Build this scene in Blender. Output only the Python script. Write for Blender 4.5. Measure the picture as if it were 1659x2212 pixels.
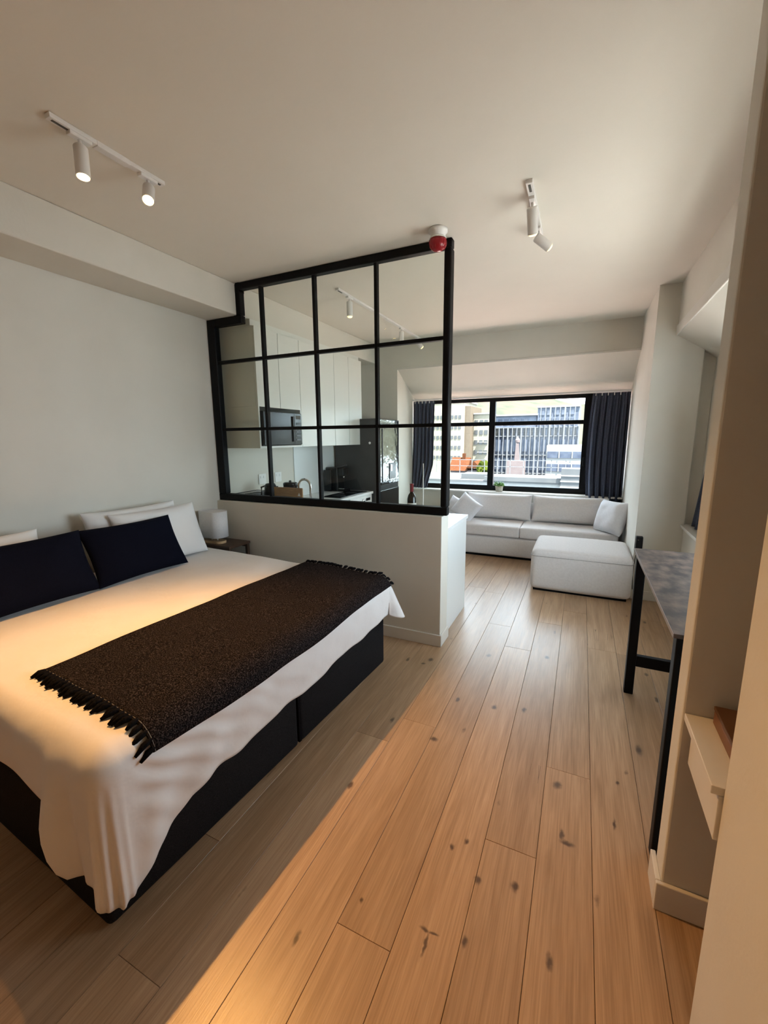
import bpy, bmesh, math, random
from mathutils import Vector, Matrix, noise
random.seed(7)
for o in list(bpy.data.objects): bpy.data.objects.remove(o)
S = bpy.context.scene
C = S.collection
PI = math.pi

# ------------------------------------------------------------------ camera
cam = bpy.data.objects.new('camera', bpy.data.cameras.new('camera'))
C.objects.link(cam)
cam.data.sensor_fit = 'HORIZONTAL'; cam.data.sensor_width = 36.0
cam.data.lens = 19.643
cam.data.clip_start = 0.02; cam.data.clip_end = 3000
r_, d_, f_ = Vector((0.90603527, 0.42313017, -0.00780662)), Vector((0.06662694, -0.16083412, -0.98473003)), Vector((-0.41792456, 0.89168001, -0.17391325))
m = Matrix.Identity(4)
for i in range(3):
    m[i][0] = r_[i]; m[i][1] = -d_[i]; m[i][2] = -f_[i]
m.translation = (0, 0, 1.58)
cam.matrix_world = m
S.camera = cam

# ------------------------------------------------------------------ view, sky, daylight
S.view_settings.view_transform = 'Standard'; S.view_settings.look = 'None'
S.view_settings.gamma = 1.0; S.view_settings.use_curve_mapping = False
S.view_settings.exposure = 0.72
SKY = 7.5
w = bpy.data.worlds.new('sky'); S.world = w; w.use_nodes = True
bg = w.node_tree.nodes['Background']
bg.inputs['Color'].default_value = (0.72, 0.87, 1.0, 1); bg.inputs['Strength'].default_value = SKY

def portal(name, loc, rot, sx, sy):
    l = bpy.data.lights.new(name, 'AREA'); l.shape = 'RECTANGLE'; l.size = sx; l.size_y = sy
    l.cycles.is_portal = True
    o = bpy.data.objects.new(name, l); C.objects.link(o); o.location = loc; o.rotation_euler = rot
portal('window_portal', (-0.94, 6.44, 1.45), (math.radians(-90), 0, 0), 2.95, 1.36)
portal('side_window_portal', (1.135, 3.0, 1.47), (0, math.radians(90), 0), 1.42, 2.1)

sun = bpy.data.objects.new('sun', bpy.data.lights.new('sun', 'SUN')); C.objects.link(sun)
sun.data.energy = 40.0; sun.data.color = (1.0, .955, .88); sun.data.angle = math.radians(.6)
sun.rotation_euler = Vector((.35, -.25, .90)).to_track_quat('Z', 'Y').to_euler()      # high over the roof, behind the viewer

# ------------------------------------------------------------------ materials
MATS = {}
def nd(nt, t, **k):
    n = nt.nodes.new(t)
    for a, b in k.items():
        if a in n.inputs.keys(): n.inputs[a].default_value = b
        else: setattr(n, a, b)
    return n
def base(name, col=(.8, .8, .8), rough=.5, metal=0.0, spec=.5):
    mt = bpy.data.materials.new(name); mt.use_nodes = True
    b = mt.node_tree.nodes['Principled BSDF']
    b.inputs['Base Color'].default_value = (*col, 1); b.inputs['Roughness'].default_value = rough
    b.inputs['Metallic'].default_value = metal; b.inputs['Specular IOR Level'].default_value = spec
    MATS[name] = mt
    return mt, mt.node_tree, b
def varied(name, c1, c2, scale, rough=.6, bump=0.0, bscale=None, stretch=(1, 1, 1), metal=0, spec=.5, detail=4, lo=.3, hi=.7, bdist=.01, sheen=0):
    mt, nt, b = base(name, c1, rough, metal, spec)
    tc = nd(nt, 'ShaderNodeTexCoord'); mp = nd(nt, 'ShaderNodeMapping'); mp.inputs['Scale'].default_value = stretch
    nt.links.new(tc.outputs['Object'], mp.inputs['Vector'])
    n = nd(nt, 'ShaderNodeTexNoise', Scale=scale, Detail=detail); nt.links.new(mp.outputs[0], n.inputs['Vector'])
    r = nd(nt, 'ShaderNodeValToRGB'); r.color_ramp.elements[0].position = lo; r.color_ramp.elements[1].position = hi
    r.color_ramp.elements[0].color = (*c1, 1); r.color_ramp.elements[1].color = (*c2, 1)
    nt.links.new(n.outputs['Fac'], r.inputs[0]); nt.links.new(r.outputs[0], b.inputs['Base Color'])
    if bump:
        n2 = nd(nt, 'ShaderNodeTexNoise', Scale=bscale or scale * 4, Detail=3); nt.links.new(mp.outputs[0], n2.inputs['Vector'])
        bp = nd(nt, 'ShaderNodeBump', Strength=bump, Distance=bdist); nt.links.new(n2.outputs['Fac'], bp.inputs['Height'])
        nt.links.new(bp.outputs[0], b.inputs['Normal'])
    if sheen:
        b.inputs['Sheen Weight'].default_value = sheen
    return mt
def emis(name, col, st):
    mt, nt, b = base(name, col); b.inputs['Emission Color'].default_value = (*col, 1); b.inputs['Emission Strength'].default_value = st
    return mt
def glassmat(name, tint, rough=.0, fac=1.0):
    mt = bpy.data.materials.new(name); mt.use_nodes = True; nt = mt.node_tree; nt.nodes.clear()
    out = nd(nt, 'ShaderNodeOutputMaterial'); tr = nd(nt, 'ShaderNodeBsdfTransparent'); tr.inputs[0].default_value = (*tint, 1)
    gl = nd(nt, 'ShaderNodeBsdfGlossy'); gl.inputs['Roughness'].default_value = rough
    fr = nd(nt, 'ShaderNodeFresnel')
    # the pane is a thin sheet: light leaves its back face at the same angle it came in
    gm = nd(nt, 'ShaderNodeNewGeometry'); ir = nd(nt, 'ShaderNodeMapRange'); ir.inputs['To Min'].default_value = 1.45; ir.inputs['To Max'].default_value = 1 / 1.45
    nt.links.new(gm.outputs['Backfacing'], ir.inputs[0]); nt.links.new(ir.outputs[0], fr.inputs['IOR'])
    mx = nd(nt, 'ShaderNodeMixShader')
    mu = nd(nt, 'ShaderNodeMath', operation='MULTIPLY'); mu.inputs[1].default_value = fac
    nt.links.new(fr.outputs[0], mu.inputs[0]); nt.links.new(mu.outputs[0], mx.inputs[0]); nt.links.new(tr.outputs[0], mx.inputs[1]); nt.links.new(gl.outputs[0], mx.inputs[2])
    nt.links.new(mx.outputs[0], out.inputs[0]); MATS[name] = mt
    return mt

varied('wall', (.66, .63, .555), (.69, .66, .585), 3, .85, .12, 60, spec=.2, bdist=.004)
varied('ceiling', (.74, .705, .625), (.76, .725, .645), 2.5, .9, .08, 50, spec=.15, bdist=.004)
varied('trim', (.66, .63, .57), (.69, .66, .60), 4, .5, .0)
base('white_gloss', (.74, .76, .74), .28)
base('cabinet_white', (.71, .715, .66), .35)
base('worktop', (.78, .79, .78), .25)
base('black_frame', (.0035, .0035, .004), .5, 0, .16)
base('black_plastic', (.006, .006, .0065), .45, 0, .25)
base('black_gloss', (.006, .006, .007), .16, 0, .3)
base('dark_metal', (.045, .047, .05), .35, .6)
base('chrome', (.75, .75, .76), .15, 1.0)
base('white_metal', (.76, .74, .71), .4)
base('white_plastic', (.78, .77, .74), .4)
base('red_plastic', (0.3150, 0.0090, 0.0165), .22)
varied('lampshade', (.80, .80, .80), (.74, .74, .75), 90, .9, .2, 200, bdist=.002)
varied('pale_wood', (.62, .44, .25), (.5, .33, .17), 12, .5, 0, stretch=(1, 8, 8))
varied('dark_wood', (.045, .025, .015), (.085, .048, .028), 10, .4, .1, 40, stretch=(2, 14, 14))
varied('board_wood', (.42, .23, .09), (.30, .15, .055), 10, .5, 0, stretch=(2, 12, 12))
varied('bed_base', (.008, .0075, .008), (.022, .020, .021), 260, .9, .3, 300, spec=.1, bdist=.002)
varied('mattress', (.7, .7, .69), (.66, .66, .65), 20, .9)
varied('linen', (.80, .785, .775), (.76, .745, .735), 5, .85, .25, 14, spec=.2, bdist=.012, sheen=.1)
varied('pillow_white', (.80, .79, .77), (.76, .75, .735), 6, .85, .2, 12, spec=.2, bdist=.01)
varied('navy', (.0022, .0028, .0075), (.0045, .0055, .013), 300, .95, .25, 400, spec=.08, bdist=.002)
varied('throw', (.005, .0042, .0046), (.075, .058, .056), 230, .95, .8, 230, spec=.05, detail=2, lo=.46, hi=.74, bdist=.006)
varied('fringe', (.002, .002, .0025), (.01, .009, .01), 200, .95, spec=.05)
varied('stitch', (.3, .28, .26), (.1, .09, .09), 150, .9)
varied('sofa', (0.648, 0.618, 0.600), (0.708, 0.678, 0.660), 60, .92, .25, 350, spec=.15, bdist=.002, sheen=.1)
varied('cushion_light', (0.717, 0.717, 0.739), (0.773, 0.773, 0.795), 50, .92, .2, 300, spec=.15, bdist=.002)
varied('piping', (.36, .34, .33), (.42, .40, .38), 60, .9)
varied('curtain', (0.0544, 0.0624, 0.0928), (0.0816, 0.0928, 0.1312), 80, .85, .2, 300, spec=.2, bdist=.002)
varied('desktop', (.032, .025, .022), (.155, .105, .08), 11, .5, .15, 40, stretch=(1.6, 1, 1), lo=.36, hi=.74, bdist=.003, detail=8, spec=.3)
base('desk_edge', (.30, .26, .24), .5)
varied('brown_box', (.16, .065, .035), (.20, .085, .045), 14, .35, .1, 60, bdist=.002)
base('box_lid', (.10, .045, .02), .35)
varied('fridge_side', (.045, .045, .045), (.055, .055, .054), 8, .4, 0, metal=.3)
varied('fridge_front', (.16, .165, .17), (.34, .35, .36), 30, .10, .35, 9, metal=1.0, bdist=.01)
base('leaf', (.10, .22, .035), .5)
varied('pot', (.35, .31, .24), (.42, .38, .30), 30, .8)
base('bottle_glass', (.012, .008, .006), .08)
base('bottle_foil', (.20, .02, .025), .35)
base('bottle_label', (.65, .62, .56), .6)
base('seam_dark', (.10, .095, .085), .8)
glassmat('pane', (.945, .965, .94), 0, .5)
glassmat('window_glass', (.96, .97, .97), 0, .6)
emis('bulb_on', (1.0, .66, .26), 30.0)
emis('bulb_dim', (1.0, .80, .42), 1.1)

# exterior
varied('bounce_roof_red', (.33, .23, .205), (.36, .255, .23), 3, .9, spec=0)
varied('bounce_roof_pale', (.28, .277, .27), (.31, .307, .30), 3, .9, spec=0)
varied('ext_cream', (0.1417, 0.1284, 0.0971), (0.1584, 0.1440, 0.1116), 2, .9, spec=0)
varied('ext_cream_shade', (0.0666, 0.0529, 0.0400), (0.0729, 0.0601, 0.0443), 2, .9, spec=0)  # cream darkened to paint the side wall's shade into its colour
varied('ext_white', (0.1286, 0.1286, 0.1229), (0.1430, 0.1430, 0.1373), 1.5, .9, spec=0)
varied('ext_roof', (0.0456, 0.0480, 0.0496), (0.0558, 0.0575, 0.0575), .6, .9, spec=0)
varied('ext_glass', (0.0168, 0.0218, 0.0361), (0.0504, 0.0596, 0.0781), .35, .25, 0, detail=6, lo=.4, hi=.65)
varied('ext_blue', (0.0255, 0.0347, 0.0547), (0.0601, 0.0717, 0.0948), .6, .6, 0, detail=6)
varied('ext_pink', (0.0816, 0.0656, 0.0640), (0.0928, 0.0760, 0.0736), 1, .9, spec=0)
base('ext_window', (0.0186, 0.0180, 0.0162), .3)
base('ext_pipe', (0.0941, 0.0963, 0.0993), .6, spec=0)
varied('ext_tile', (0.0500, 0.0210, 0.0105), (0.0380, 0.0140, 0.0075), 3, .9, spec=0)
varied('ext_tree', (0.0310, 0.0385, 0.0055), (0.0185, 0.0265, 0.0045), 3, .9, spec=0)
varied('ext_ground', (0.0558, 0.0558, 0.0558), (0.0672, 0.0672, 0.0648), .1, .9, spec=0)
varied('ext_hill', (0.0483, 0.0453, 0.0328), (0.0312, 0.0343, 0.0267), .03, .95, detail=10, lo=.4, hi=.62, spec=0)

# oak plank material: own grain per plank, knots fixed in the boards
def oak():
    mt, nt, b = base('oak', (.5, .34, .2), .36)
    L = nt.links.new
    tc = nd(nt, 'ShaderNodeTexCoord'); oi = nd(nt, 'ShaderNodeObjectInfo')
    off = nd(nt, 'ShaderNodeVectorMath', operation='SCALE'); off.inputs[0].default_value = (37, 61, 13); L(oi.outputs['Random'], off.inputs['Scale'])
    ad = nd(nt, 'ShaderNodeVectorMath', operation='ADD'); L(tc.outputs['Object'], ad.inputs[0]); L(off.outputs[0], ad.inputs[1])
    mp = nd(nt, 'ShaderNodeMapping'); mp.inputs['Scale'].default_value = (14, 1.1, 1); L(ad.outputs[0], mp.inputs[0])
    n1 = nd(nt, 'ShaderNodeTexNoise', Scale=1.6, Detail=6, Roughness=.6, Distortion=.6); L(mp.outputs[0], n1.inputs['Vector'])
    mp2 = nd(nt, 'ShaderNodeMapping'); mp2.inputs['Scale'].default_value = (110, 2.2, 1); L(ad.outputs[0], mp2.inputs[0])
    n2 = nd(nt, 'ShaderNodeTexNoise', Scale=2, Detail=4); L(mp2.outputs[0], n2.inputs['Vector'])
    r1 = nd(nt, 'ShaderNodeValToRGB'); L(n1.outputs['Fac'], r1.inputs[0])
    e = r1.color_ramp.elements; e[0].position = .28; e[0].color = (.37, .235, .132, 1); e[1].position = .72; e[1].color = (.52, .355, .22, 1)
    r2 = nd(nt, 'ShaderNodeValToRGB'); L(n2.outputs['Fac'], r2.inputs[0])
    e = r2.color_ramp.elements; e[0].position = .30; e[0].color = (.80, .78, .75, 1); e[1].position = .62; e[1].color = (1.05, 1.05, 1.05, 1)
    mx = nd(nt, 'ShaderNodeMix', data_type='RGBA', blend_type='MULTIPLY'); mx.inputs[0].default_value = 1; L(r1.outputs[0], mx.inputs[6]); L(r2.outputs[0], mx.inputs[7])
    # tone of each board
    rr = nd(nt, 'ShaderNodeValToRGB'); L(oi.outputs['Random'], rr.inputs[0])
    e = rr.color_ramp.elements; e[0].color = (.88, .86, .84, 1); e[1].color = (1.10, 1.09, 1.08, 1)
    m2 = nd(nt, 'ShaderNodeMix', data_type='RGBA', blend_type='MULTIPLY'); m2.inputs[0].default_value = 1; L(mx.outputs[2], m2.inputs[6]); L(rr.outputs[0], m2.inputs[7])
    # scattered knots and cracks
    mk = nd(nt, 'ShaderNodeMapping'); mk.inputs['Scale'].default_value = (5.2, 2.2, 1); L(ad.outputs[0], mk.inputs[0])
    vz = nd(nt, 'ShaderNodeTexVoronoi', Scale=1.0); vz.inputs['Randomness'].default_value = 1; L(mk.outputs[0], vz.inputs['Vector'])
    nw = nd(nt, 'ShaderNodeTexNoise', Scale=26, Detail=3); L(tc.outputs['Object'], nw.inputs['Vector'])
    sb = nd(nt, 'ShaderNodeMath', operation='MULTIPLY_ADD'); sb.inputs[1].default_value = -.10; L(nw.outputs['Fac'], sb.inputs[0]); L(vz.outputs['Distance'], sb.inputs[2])
    kr = nd(nt, 'ShaderNodeMapRange'); kr.inputs['From Min'].default_value = -.02; kr.inputs['From Max'].default_value = .022; kr.inputs['To Min'].default_value = .8; kr.inputs['To Max'].default_value = 0; L(sb.outputs[0], kr.inputs[0])
    mc = nd(nt, 'ShaderNodeMapping'); mc.inputs['Scale'].default_value = (16, 1.0, 1); L(ad.outputs[0], mc.inputs[0])
    vc = nd(nt, 'ShaderNodeTexVoronoi', Scale=1.1, feature='DISTANCE_TO_EDGE'); L(mc.outputs[0], vc.inputs['Vector'])
    nc = nd(nt, 'ShaderNodeTexNoise', Scale=1.4, Detail=2); L(ad.outputs[0], nc.inputs['Vector'])
    c1 = nd(nt, 'ShaderNodeMath', operation='LESS_THAN'); c1.inputs[1].default_value = .006; L(vc.outputs['Distance'], c1.inputs[0])
    c2 = nd(nt, 'ShaderNodeMath', operation='GREATER_THAN'); c2.inputs[1].default_value = .70; L(nc.outputs['Fac'], c2.inputs[0])
    c3 = nd(nt, 'ShaderNodeMath', operation='MULTIPLY'); L(c1.outputs[0], c3.inputs[0]); L(c2.outputs[0], c3.inputs[1])
    cur = nd(nt, 'ShaderNodeMath', operation='MAXIMUM'); L(kr.outputs[0], cur.inputs[0]); L(c3.outputs[0], cur.inputs[1])
    # the large knots that can be picked out one by one
    geo = nd(nt, 'ShaderNodeNewGeometry')
    nk = nd(nt, 'ShaderNodeTexNoise', Scale=30, Detail=2); L(geo.outputs['Position'], nk.inputs['Vector'])
    wob = nd(nt, 'ShaderNodeVectorMath', operation='MULTIPLY_ADD'); L(nk.outputs['Color'], wob.inputs[0]); wob.inputs[1].default_value = (.02, .03, 0); L(geo.outputs['Position'], wob.inputs[2])
    for x, y, rx, ry in [(-.238, 1.282, .012, .02), (-.113, 1.316, .017, .022), (-.358, 1.366, .011, .016), (-.311, 1.413, .010, .014), (-.726, .859, .012, .028), (-.588, 1.049, .009, .012),
                         (.051, 1.569, .034, .016), (.030, 1.60, .010, .035), (.001, 1.856, .022, .03), (-.611, 1.905, .024, .02), (-.369, 2.309, .02, .026), (-.206, 2.355, .016, .03), (.251, 1.987, .010, .015),
                         (-.89, 2.671, .022, .03), (-.92, 2.60, .018, .02), (.366, 2.265, .02, .05), (-.233, 1.078, .012, .024), (-.36, 1.06, .022, .010), (-.345, 1.02, .006, .05), (-.33, 1.06, .02, .008), (.225, 1.74, .008, .03), (-.52, 2.9, .02, .03), (-.13, 3.05, .02, .03)]:
        s1 = nd(nt, 'ShaderNodeVectorMath', operation='SUBTRACT'); L(wob.outputs[0], s1.inputs[0]); s1.inputs[1].default_value = (x + .01, y + .015, 0)
        s2 = nd(nt, 'ShaderNodeVectorMath', operation='MULTIPLY'); L(s1.outputs[0], s2.inputs[0]); s2.inputs[1].default_value = (1 / rx, 1 / ry, 0)
        ln = nd(nt, 'ShaderNodeVectorMath', operation='LENGTH'); L(s2.outputs[0], ln.inputs[0])
        mr = nd(nt, 'ShaderNodeMapRange', interpolation_type='SMOOTHSTEP'); mr.inputs['From Min'].default_value = .25; mr.inputs['From Max'].default_value = 1.15; mr.inputs['To Min'].default_value = .85; mr.inputs['To Max'].default_value = 0; L(ln.outputs['Value'], mr.inputs[0])
        mm = nd(nt, 'ShaderNodeMath', operation='MAXIMUM'); L(cur.outputs[0], mm.inputs[0]); L(mr.outputs[0], mm.inputs[1]); cur = mm
    m3 = nd(nt, 'ShaderNodeMix', data_type='RGBA'); L(cur.outputs[0], m3.inputs[0]); L(m2.outputs[2], m3.inputs[6]); m3.inputs[7].default_value = (.055, .032, .02, 1)
    L(m3.outputs[2], b.inputs['Base Color'])
    rg = nd(nt, 'ShaderNodeMapRange'); rg.inputs['To Min'].default_value = .25; rg.inputs['To Max'].default_value = .38; L(n2.outputs['Fac'], rg.inputs[0]); L(rg.outputs[0], b.inputs['Roughness'])
    bp = nd(nt, 'ShaderNodeBump', Strength=.12, Distance=.002); L(n2.outputs['Fac'], bp.inputs['Height']); L(bp.outputs[0], b.inputs['Normal'])
oak()

# ------------------------------------------------------------------ helpers
def world_of(o):
    mtx = o.matrix_basis.copy()
    while o.parent: o = o.parent; mtx = o.matrix_basis @ mtx
    return mtx
def obj(name, bm, mat, parent=None, smooth=False, origin=None):
    """link a bmesh given in world coordinates as one mesh object"""
    if parent: bm.transform(world_of(parent).inverted())
    elif origin: bm.transform(Matrix.Translation(-Vector(origin)))
    bm.normal_update()
    me = bpy.data.meshes.new(name); bm.to_mesh(me); bm.free()
    me.materials.append(MATS[mat])
    if smooth: me.polygons.foreach_set('use_smooth', [True] * len(me.polygons))
    o = bpy.data.objects.new(name, me); C.objects.link(o)
    if parent: o.parent = parent
    elif origin: o.location = origin
    return o
def tag(o, label, cat, group=None):
    o['label'] = label; o['category'] = cat
    if group: o['group'] = group
    return o
def thing(name, label, cat, loc, rz=0, group=None):
    o = bpy.data.objects.new(name, None); C.objects.link(o); o.location = loc; o.rotation_euler = (0, 0, rz); o.empty_display_size = .1
    return tag(o, label, cat, group)
def struct(o): o['kind'] = 'structure'; return o
def bx(bm, x0, x1, y0, y1, z0, z1, bev=0, seg=2):
    t = bmesh.new(); bmesh.ops.create_cube(t, size=1)
    bmesh.ops.scale(t, vec=(x1 - x0, y1 - y0, z1 - z0), verts=t.verts)
    bmesh.ops.translate(t, vec=((x0 + x1) / 2, (y0 + y1) / 2, (z0 + z1) / 2), verts=t.verts)
    if bev: bmesh.ops.bevel(t, geom=list(t.edges), offset=bev, segments=seg, affect='EDGES', profile=.5)
    add(bm, t); return bm
def add(bm, t, mtx=None):
    if mtx is not None: t.transform(mtx)
    me = bpy.data.meshes.new('tmp'); t.to_mesh(me); t.free(); bm.from_mesh(me); bpy.data.meshes.remove(me)
def box(*a, **k): return bx(bmesh.new(), *a, **k)
def prism(pts, axis, a0, a1, bev=0):
    """polygon pts extruded along axis ('x','y','z') from a0 to a1"""
    bm = bmesh.new()
    def P(p, a): return {'x': (a, p[0], p[1]), 'y': (p[0], a, p[1]), 'z': (p[0], p[1], a)}[axis]
    v0 = [bm.verts.new(P(p, a0)) for p in pts]; v1 = [bm.verts.new(P(p, a1)) for p in pts]
    bm.faces.new(v0); bm.faces.new(v1)
    n = len(pts)
    for i in range(n): bm.faces.new((v0[i], v0[(i + 1) % n], v1[(i + 1) % n], v1[i]))
    bmesh.ops.recalc_face_normals(bm, faces=bm.faces)
    if bev: bmesh.ops.bevel(bm, geom=list(bm.edges), offset=bev, segments=2, affect='EDGES')
    return bm
def lathe(bm, prof, mtx, seg=24):
    t = bmesh.new(); rings = []
    for r, z in prof:
        rings.append([t.verts.new((max(r, 1e-5) * math.cos(2 * PI * i / seg), max(r, 1e-5) * math.sin(2 * PI * i / seg), z)) for i in range(seg)])
    for a, b in zip(rings, rings[1:]):
        for i in range(seg): t.faces.new((a[i], a[(i + 1) % seg], b[(i + 1) % seg], b[i]))
    bmesh.ops.remove_doubles(t, verts=t.verts, dist=1e-4)
    bmesh.ops.holes_fill(t, edges=[e for e in t.edges if e.is_boundary])
    bmesh.ops.recalc_face_normals(t, faces=t.faces)
    add(bm, t, mtx); return bm
def aim(p, d):
    """matrix placing +Z along d at p"""
    d = Vector(d).normalized(); return Matrix.Translation(Vector(p)) @ d.to_track_quat('Z', 'Y').to_matrix().to_4x4()
def cyl(bm, p, q, r0, r1=None, seg=16):
    p, q = Vector(p), Vector(q); L = (q - p).length; r1 = r0 if r1 is None else r1
    return lathe(bm, [(0, 0), (r0, 0), (r1, L), (0, L)], aim(p, q - p), seg)
def tube(bm, pts, r, seg=8):
    pts = [Vector(p) for p in pts]; t = bmesh.new(); rings = []
    for i, p in enumerate(pts):
        d = (pts[min(i + 1, len(pts) - 1)] - pts[max(i - 1, 0)]).normalized()
        q = d.to_track_quat('Z', 'Y').to_matrix()
        rr = r[i] if isinstance(r, (list, tuple)) else r
        rings.append([t.verts.new(p + q @ Vector((rr * math.cos(2 * PI * k / seg), rr * math.sin(2 * PI * k / seg), 0))) for k in range(seg)])
    for a, b in zip(rings, rings[1:]):
        for k in range(seg): t.faces.new((a[k], a[(k + 1) % seg], b[(k + 1) % seg], b[k]))
    t.faces.new(rings[0][::-1]); t.faces.new(rings[-1])
    bmesh.ops.recalc_face_normals(t, faces=t.faces)
    add(bm, t); return bm
def sgn(v): return 1 if v > 0 else -1
def soft(x0, x1, y0, y1, z0, z1, r, puff=(0, 0, 0), n=14, wob=0.0, seed=0):
    """rounded, slightly puffed block"""
    bm = bmesh.new(); bmesh.ops.create_cube(bm, size=2)
    bmesh.ops.subdivide_edges(bm, edges=bm.edges, cuts=n, use_grid_fill=True)
    h = Vector(((x1 - x0) / 2, (y1 - y0) / 2, (z1 - z0) / 2)); c = Vector(((x0 + x1) / 2, (y0 + y1) / 2, (z0 + z1) / 2))
    for v in bm.verts:
        u = v.co.copy()
        # denser towards edges
        p = Vector([h[i] * math.sin(u[i] * PI / 2) for i in range(3)])
        q = Vector([max(-(h[i] - r), min(h[i] - r, p[i])) for i in range(3)])
        d = p - q
        if d.length > 1e-6: p = q + d.normalized() * r if sum(1 for i in range(3) if abs(d[i]) > 1e-6) > 1 else q + d.normalized() * r
        s = [math.sin(u[i] * PI / 2) for i in range(3)]
        for i in range(3):
            if puff[i]:
                j, k = (i + 1) % 3, (i + 2) % 3
                p[i] += puff[i] * s[i] * (1 - s[j] ** 2) ** .6 * (1 - s[k] ** 2) ** .6
        if wob: 
            nz = noise.noise_vector(p * 5 + Vector((seed * 7.1, seed, 0))); p += nz * wob
        v.co = c + p
    return bm
def cushion(w, h, t, mtx, n=22, seed=0, wr=.006, pinch=.06):
    """pillow: w x h in local XY, thickness along Z, pinched corners"""
    bm = bmesh.new(); top = {}; bot = {}
    for i in range(n + 1):
        for j in range(n + 1):
            u = -1 + 2 * i / n; v = -1 + 2 * j / n
            u2 = math.sin(u * PI / 2); v2 = math.sin(v * PI / 2)
            x = u2 * w / 2 * (1 - pinch * (1 - v2 * v2) ** 1 * abs(u2) ** 2); y = v2 * h / 2 * (1 - pinch * 1.1 * (1 - u2 * u2) * abs(v2) ** 2)
            th = t / 2 * ((1 - u2 ** 4) * (1 - v2 ** 4)) ** .55
            edge = min(1, 3 * (1 - max(abs(u2), abs(v2))))
            nz = noise.noise(Vector((u * 2.3 + seed * 3.7, v * 2.3, seed))) * wr * 2.2 + noise.noise(Vector((u * 6 + seed, v * 6, seed * 2.1))) * wr
            top[i, j] = bm.verts.new((x, y, th + nz * edge))
            if i in (0, n) or j in (0, n): bot[i, j] = top[i, j]
            else: bot[i, j] = bm.verts.new((x, y, -th + nz * edge * .6))
    for i in range(n):
        for j in range(n):
            bm.faces.new((top[i, j], top[i + 1, j], top[i + 1, j + 1], top[i, j + 1]))
            f = (bot[i, j], bot[i, j + 1], bot[i + 1, j + 1], bot[i + 1, j])
            bm.faces.new(f)
    bmesh.ops.recalc_face_normals(bm, faces=bm.faces)
    bm.transform(mtx); return bm
def frame_of(o, ex, ey):
    ex = Vector(ex).normalized(); ey = Vector(ey); ez = ex.cross(ey).normalized(); ey = ez.cross(ex)
    M = Matrix.Identity(4)
    for i in range(3): M[i][0] = ex[i]; M[i][1] = ey[i]; M[i][2] = ez[i]
    M.translation = o; return M

# ================================================================== THE SETTING
XL, ZC, YB = -3.10, 2.875, -1.7
XR, XS = 0.69, 0.90                 # right wall above the dormer / below its sill
Y1, Y2 = 5.64, 6.38                 # window wall at the ceiling / window plane
PX, PY = 0.523, 4.60                # corner pier

floor = struct(obj('floor', box(XL - .2, 1.3, YB - .2, Y2 + .2, -.12, -.016), 'seam_dark'))
joints = {-5: [1.996], -2: [1.455], -1: [1.954, 4.0]}
for k in range(-17, 4):
    xa = .138 + .192 * k; xb = xa + .192
    xa2, xb2 = max(xa, XL), min(xb, XS)
    if xb2 - xa2 < .02: continue
    ys = joints.get(k, [random.uniform(.2, 2.0)])[:]
    while ys[-1] < Y2 - .4: ys.append(ys[-1] + random.choice((2.2, 2.5, 2.8)))
    while ys[0] > YB: ys.insert(0, ys[0] - random.choice((2.2, 2.5)))
    for ya, yb in zip(ys, ys[1:]):
        ya, yb = max(ya, YB), min(yb, Y2)
        if yb - ya < .05: continue
        dz = random.uniform(-.0004, .0004)
        hx, hy = (xb2 - xa2) / 2 - .0008, (yb - ya) / 2 - .0006
        bm = bmesh.new(); e = .0009
        lo = [bm.verts.new((sx * hx, sy * hy, -.014)) for sx, sy in ((-1, -1), (1, -1), (1, 1), (-1, 1))]
        mid = [bm.verts.new((sx * hx, sy * hy, -e)) for sx, sy in ((-1, -1), (1, -1), (1, 1), (-1, 1))]
        hi = [bm.verts.new((sx * (hx - e), sy * (hy - e), 0)) for sx, sy in ((-1, -1), (1, -1), (1, 1), (-1, 1))]
        for A, B in ((lo, mid), (mid, hi)):
            for i in range(4): bm.faces.new((A[i], A[(i + 1) % 4], B[(i + 1) % 4], B[i]))
        bm.faces.new(hi)
        p = obj('plank', bm, 'oak'); p.location = ((xa2 + xb2) / 2, (ya + yb) / 2, dz); p.parent = floor

struct(obj('ceiling', box(XL - .2, 1.6, YB - .2, Y2 + .3, ZC, ZC + .2), 'ceiling'))
struct(obj('wall_left', box(XL - .2, XL, YB - .2, Y2 + .3, 0, ZC), 'wall'))
struct(obj('trim_1', box(XL, -2.745, YB, Y1, 2.622, ZC, bev=.008), 'wall'))        # beam along the left wall
struct(obj('wall_behind', box(XL - .2, 1.6, YB - .2, YB, 0, ZC), 'wall'))

# window wall: upright face, raking soffit, reveals and the wall under the sill
bm = prism([(Y1, ZC), (Y1, 2.53), (Y2 + .04, 2.125), (Y2 + .3, 2.125), (Y2 + .3, ZC)], 'x', XL - .2, PX + .2)
bx(bm, XL - .2, -2.42, Y1, Y2 + .3, 0, 2.529)
bx(bm, -2.42, PX, Y2 - .05, Y2 + .3, 0, .765)
struct(obj('wall_far', bm, 'wall'))
struct(obj('trim_2', box(-2.42, PX, Y1 - .012, Y1, 2.515, 2.54, bev=.004), 'trim'))
struct(obj('trim_3', box(-2.42, PX, Y2 - .16, Y2 + .02, .765, .79, bev=.006), 'trim'))      # window board
# corner pier between the two windows
struct(obj('wall_pier', prism([(PX, PY), (XS, PY), (XS + .0, PY + .06), (1.5, PY + .06), (1.5, Y2 + .3), (PX, Y2 + .3)], 'z', 0, ZC, bev=0), 'wall'))
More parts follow.
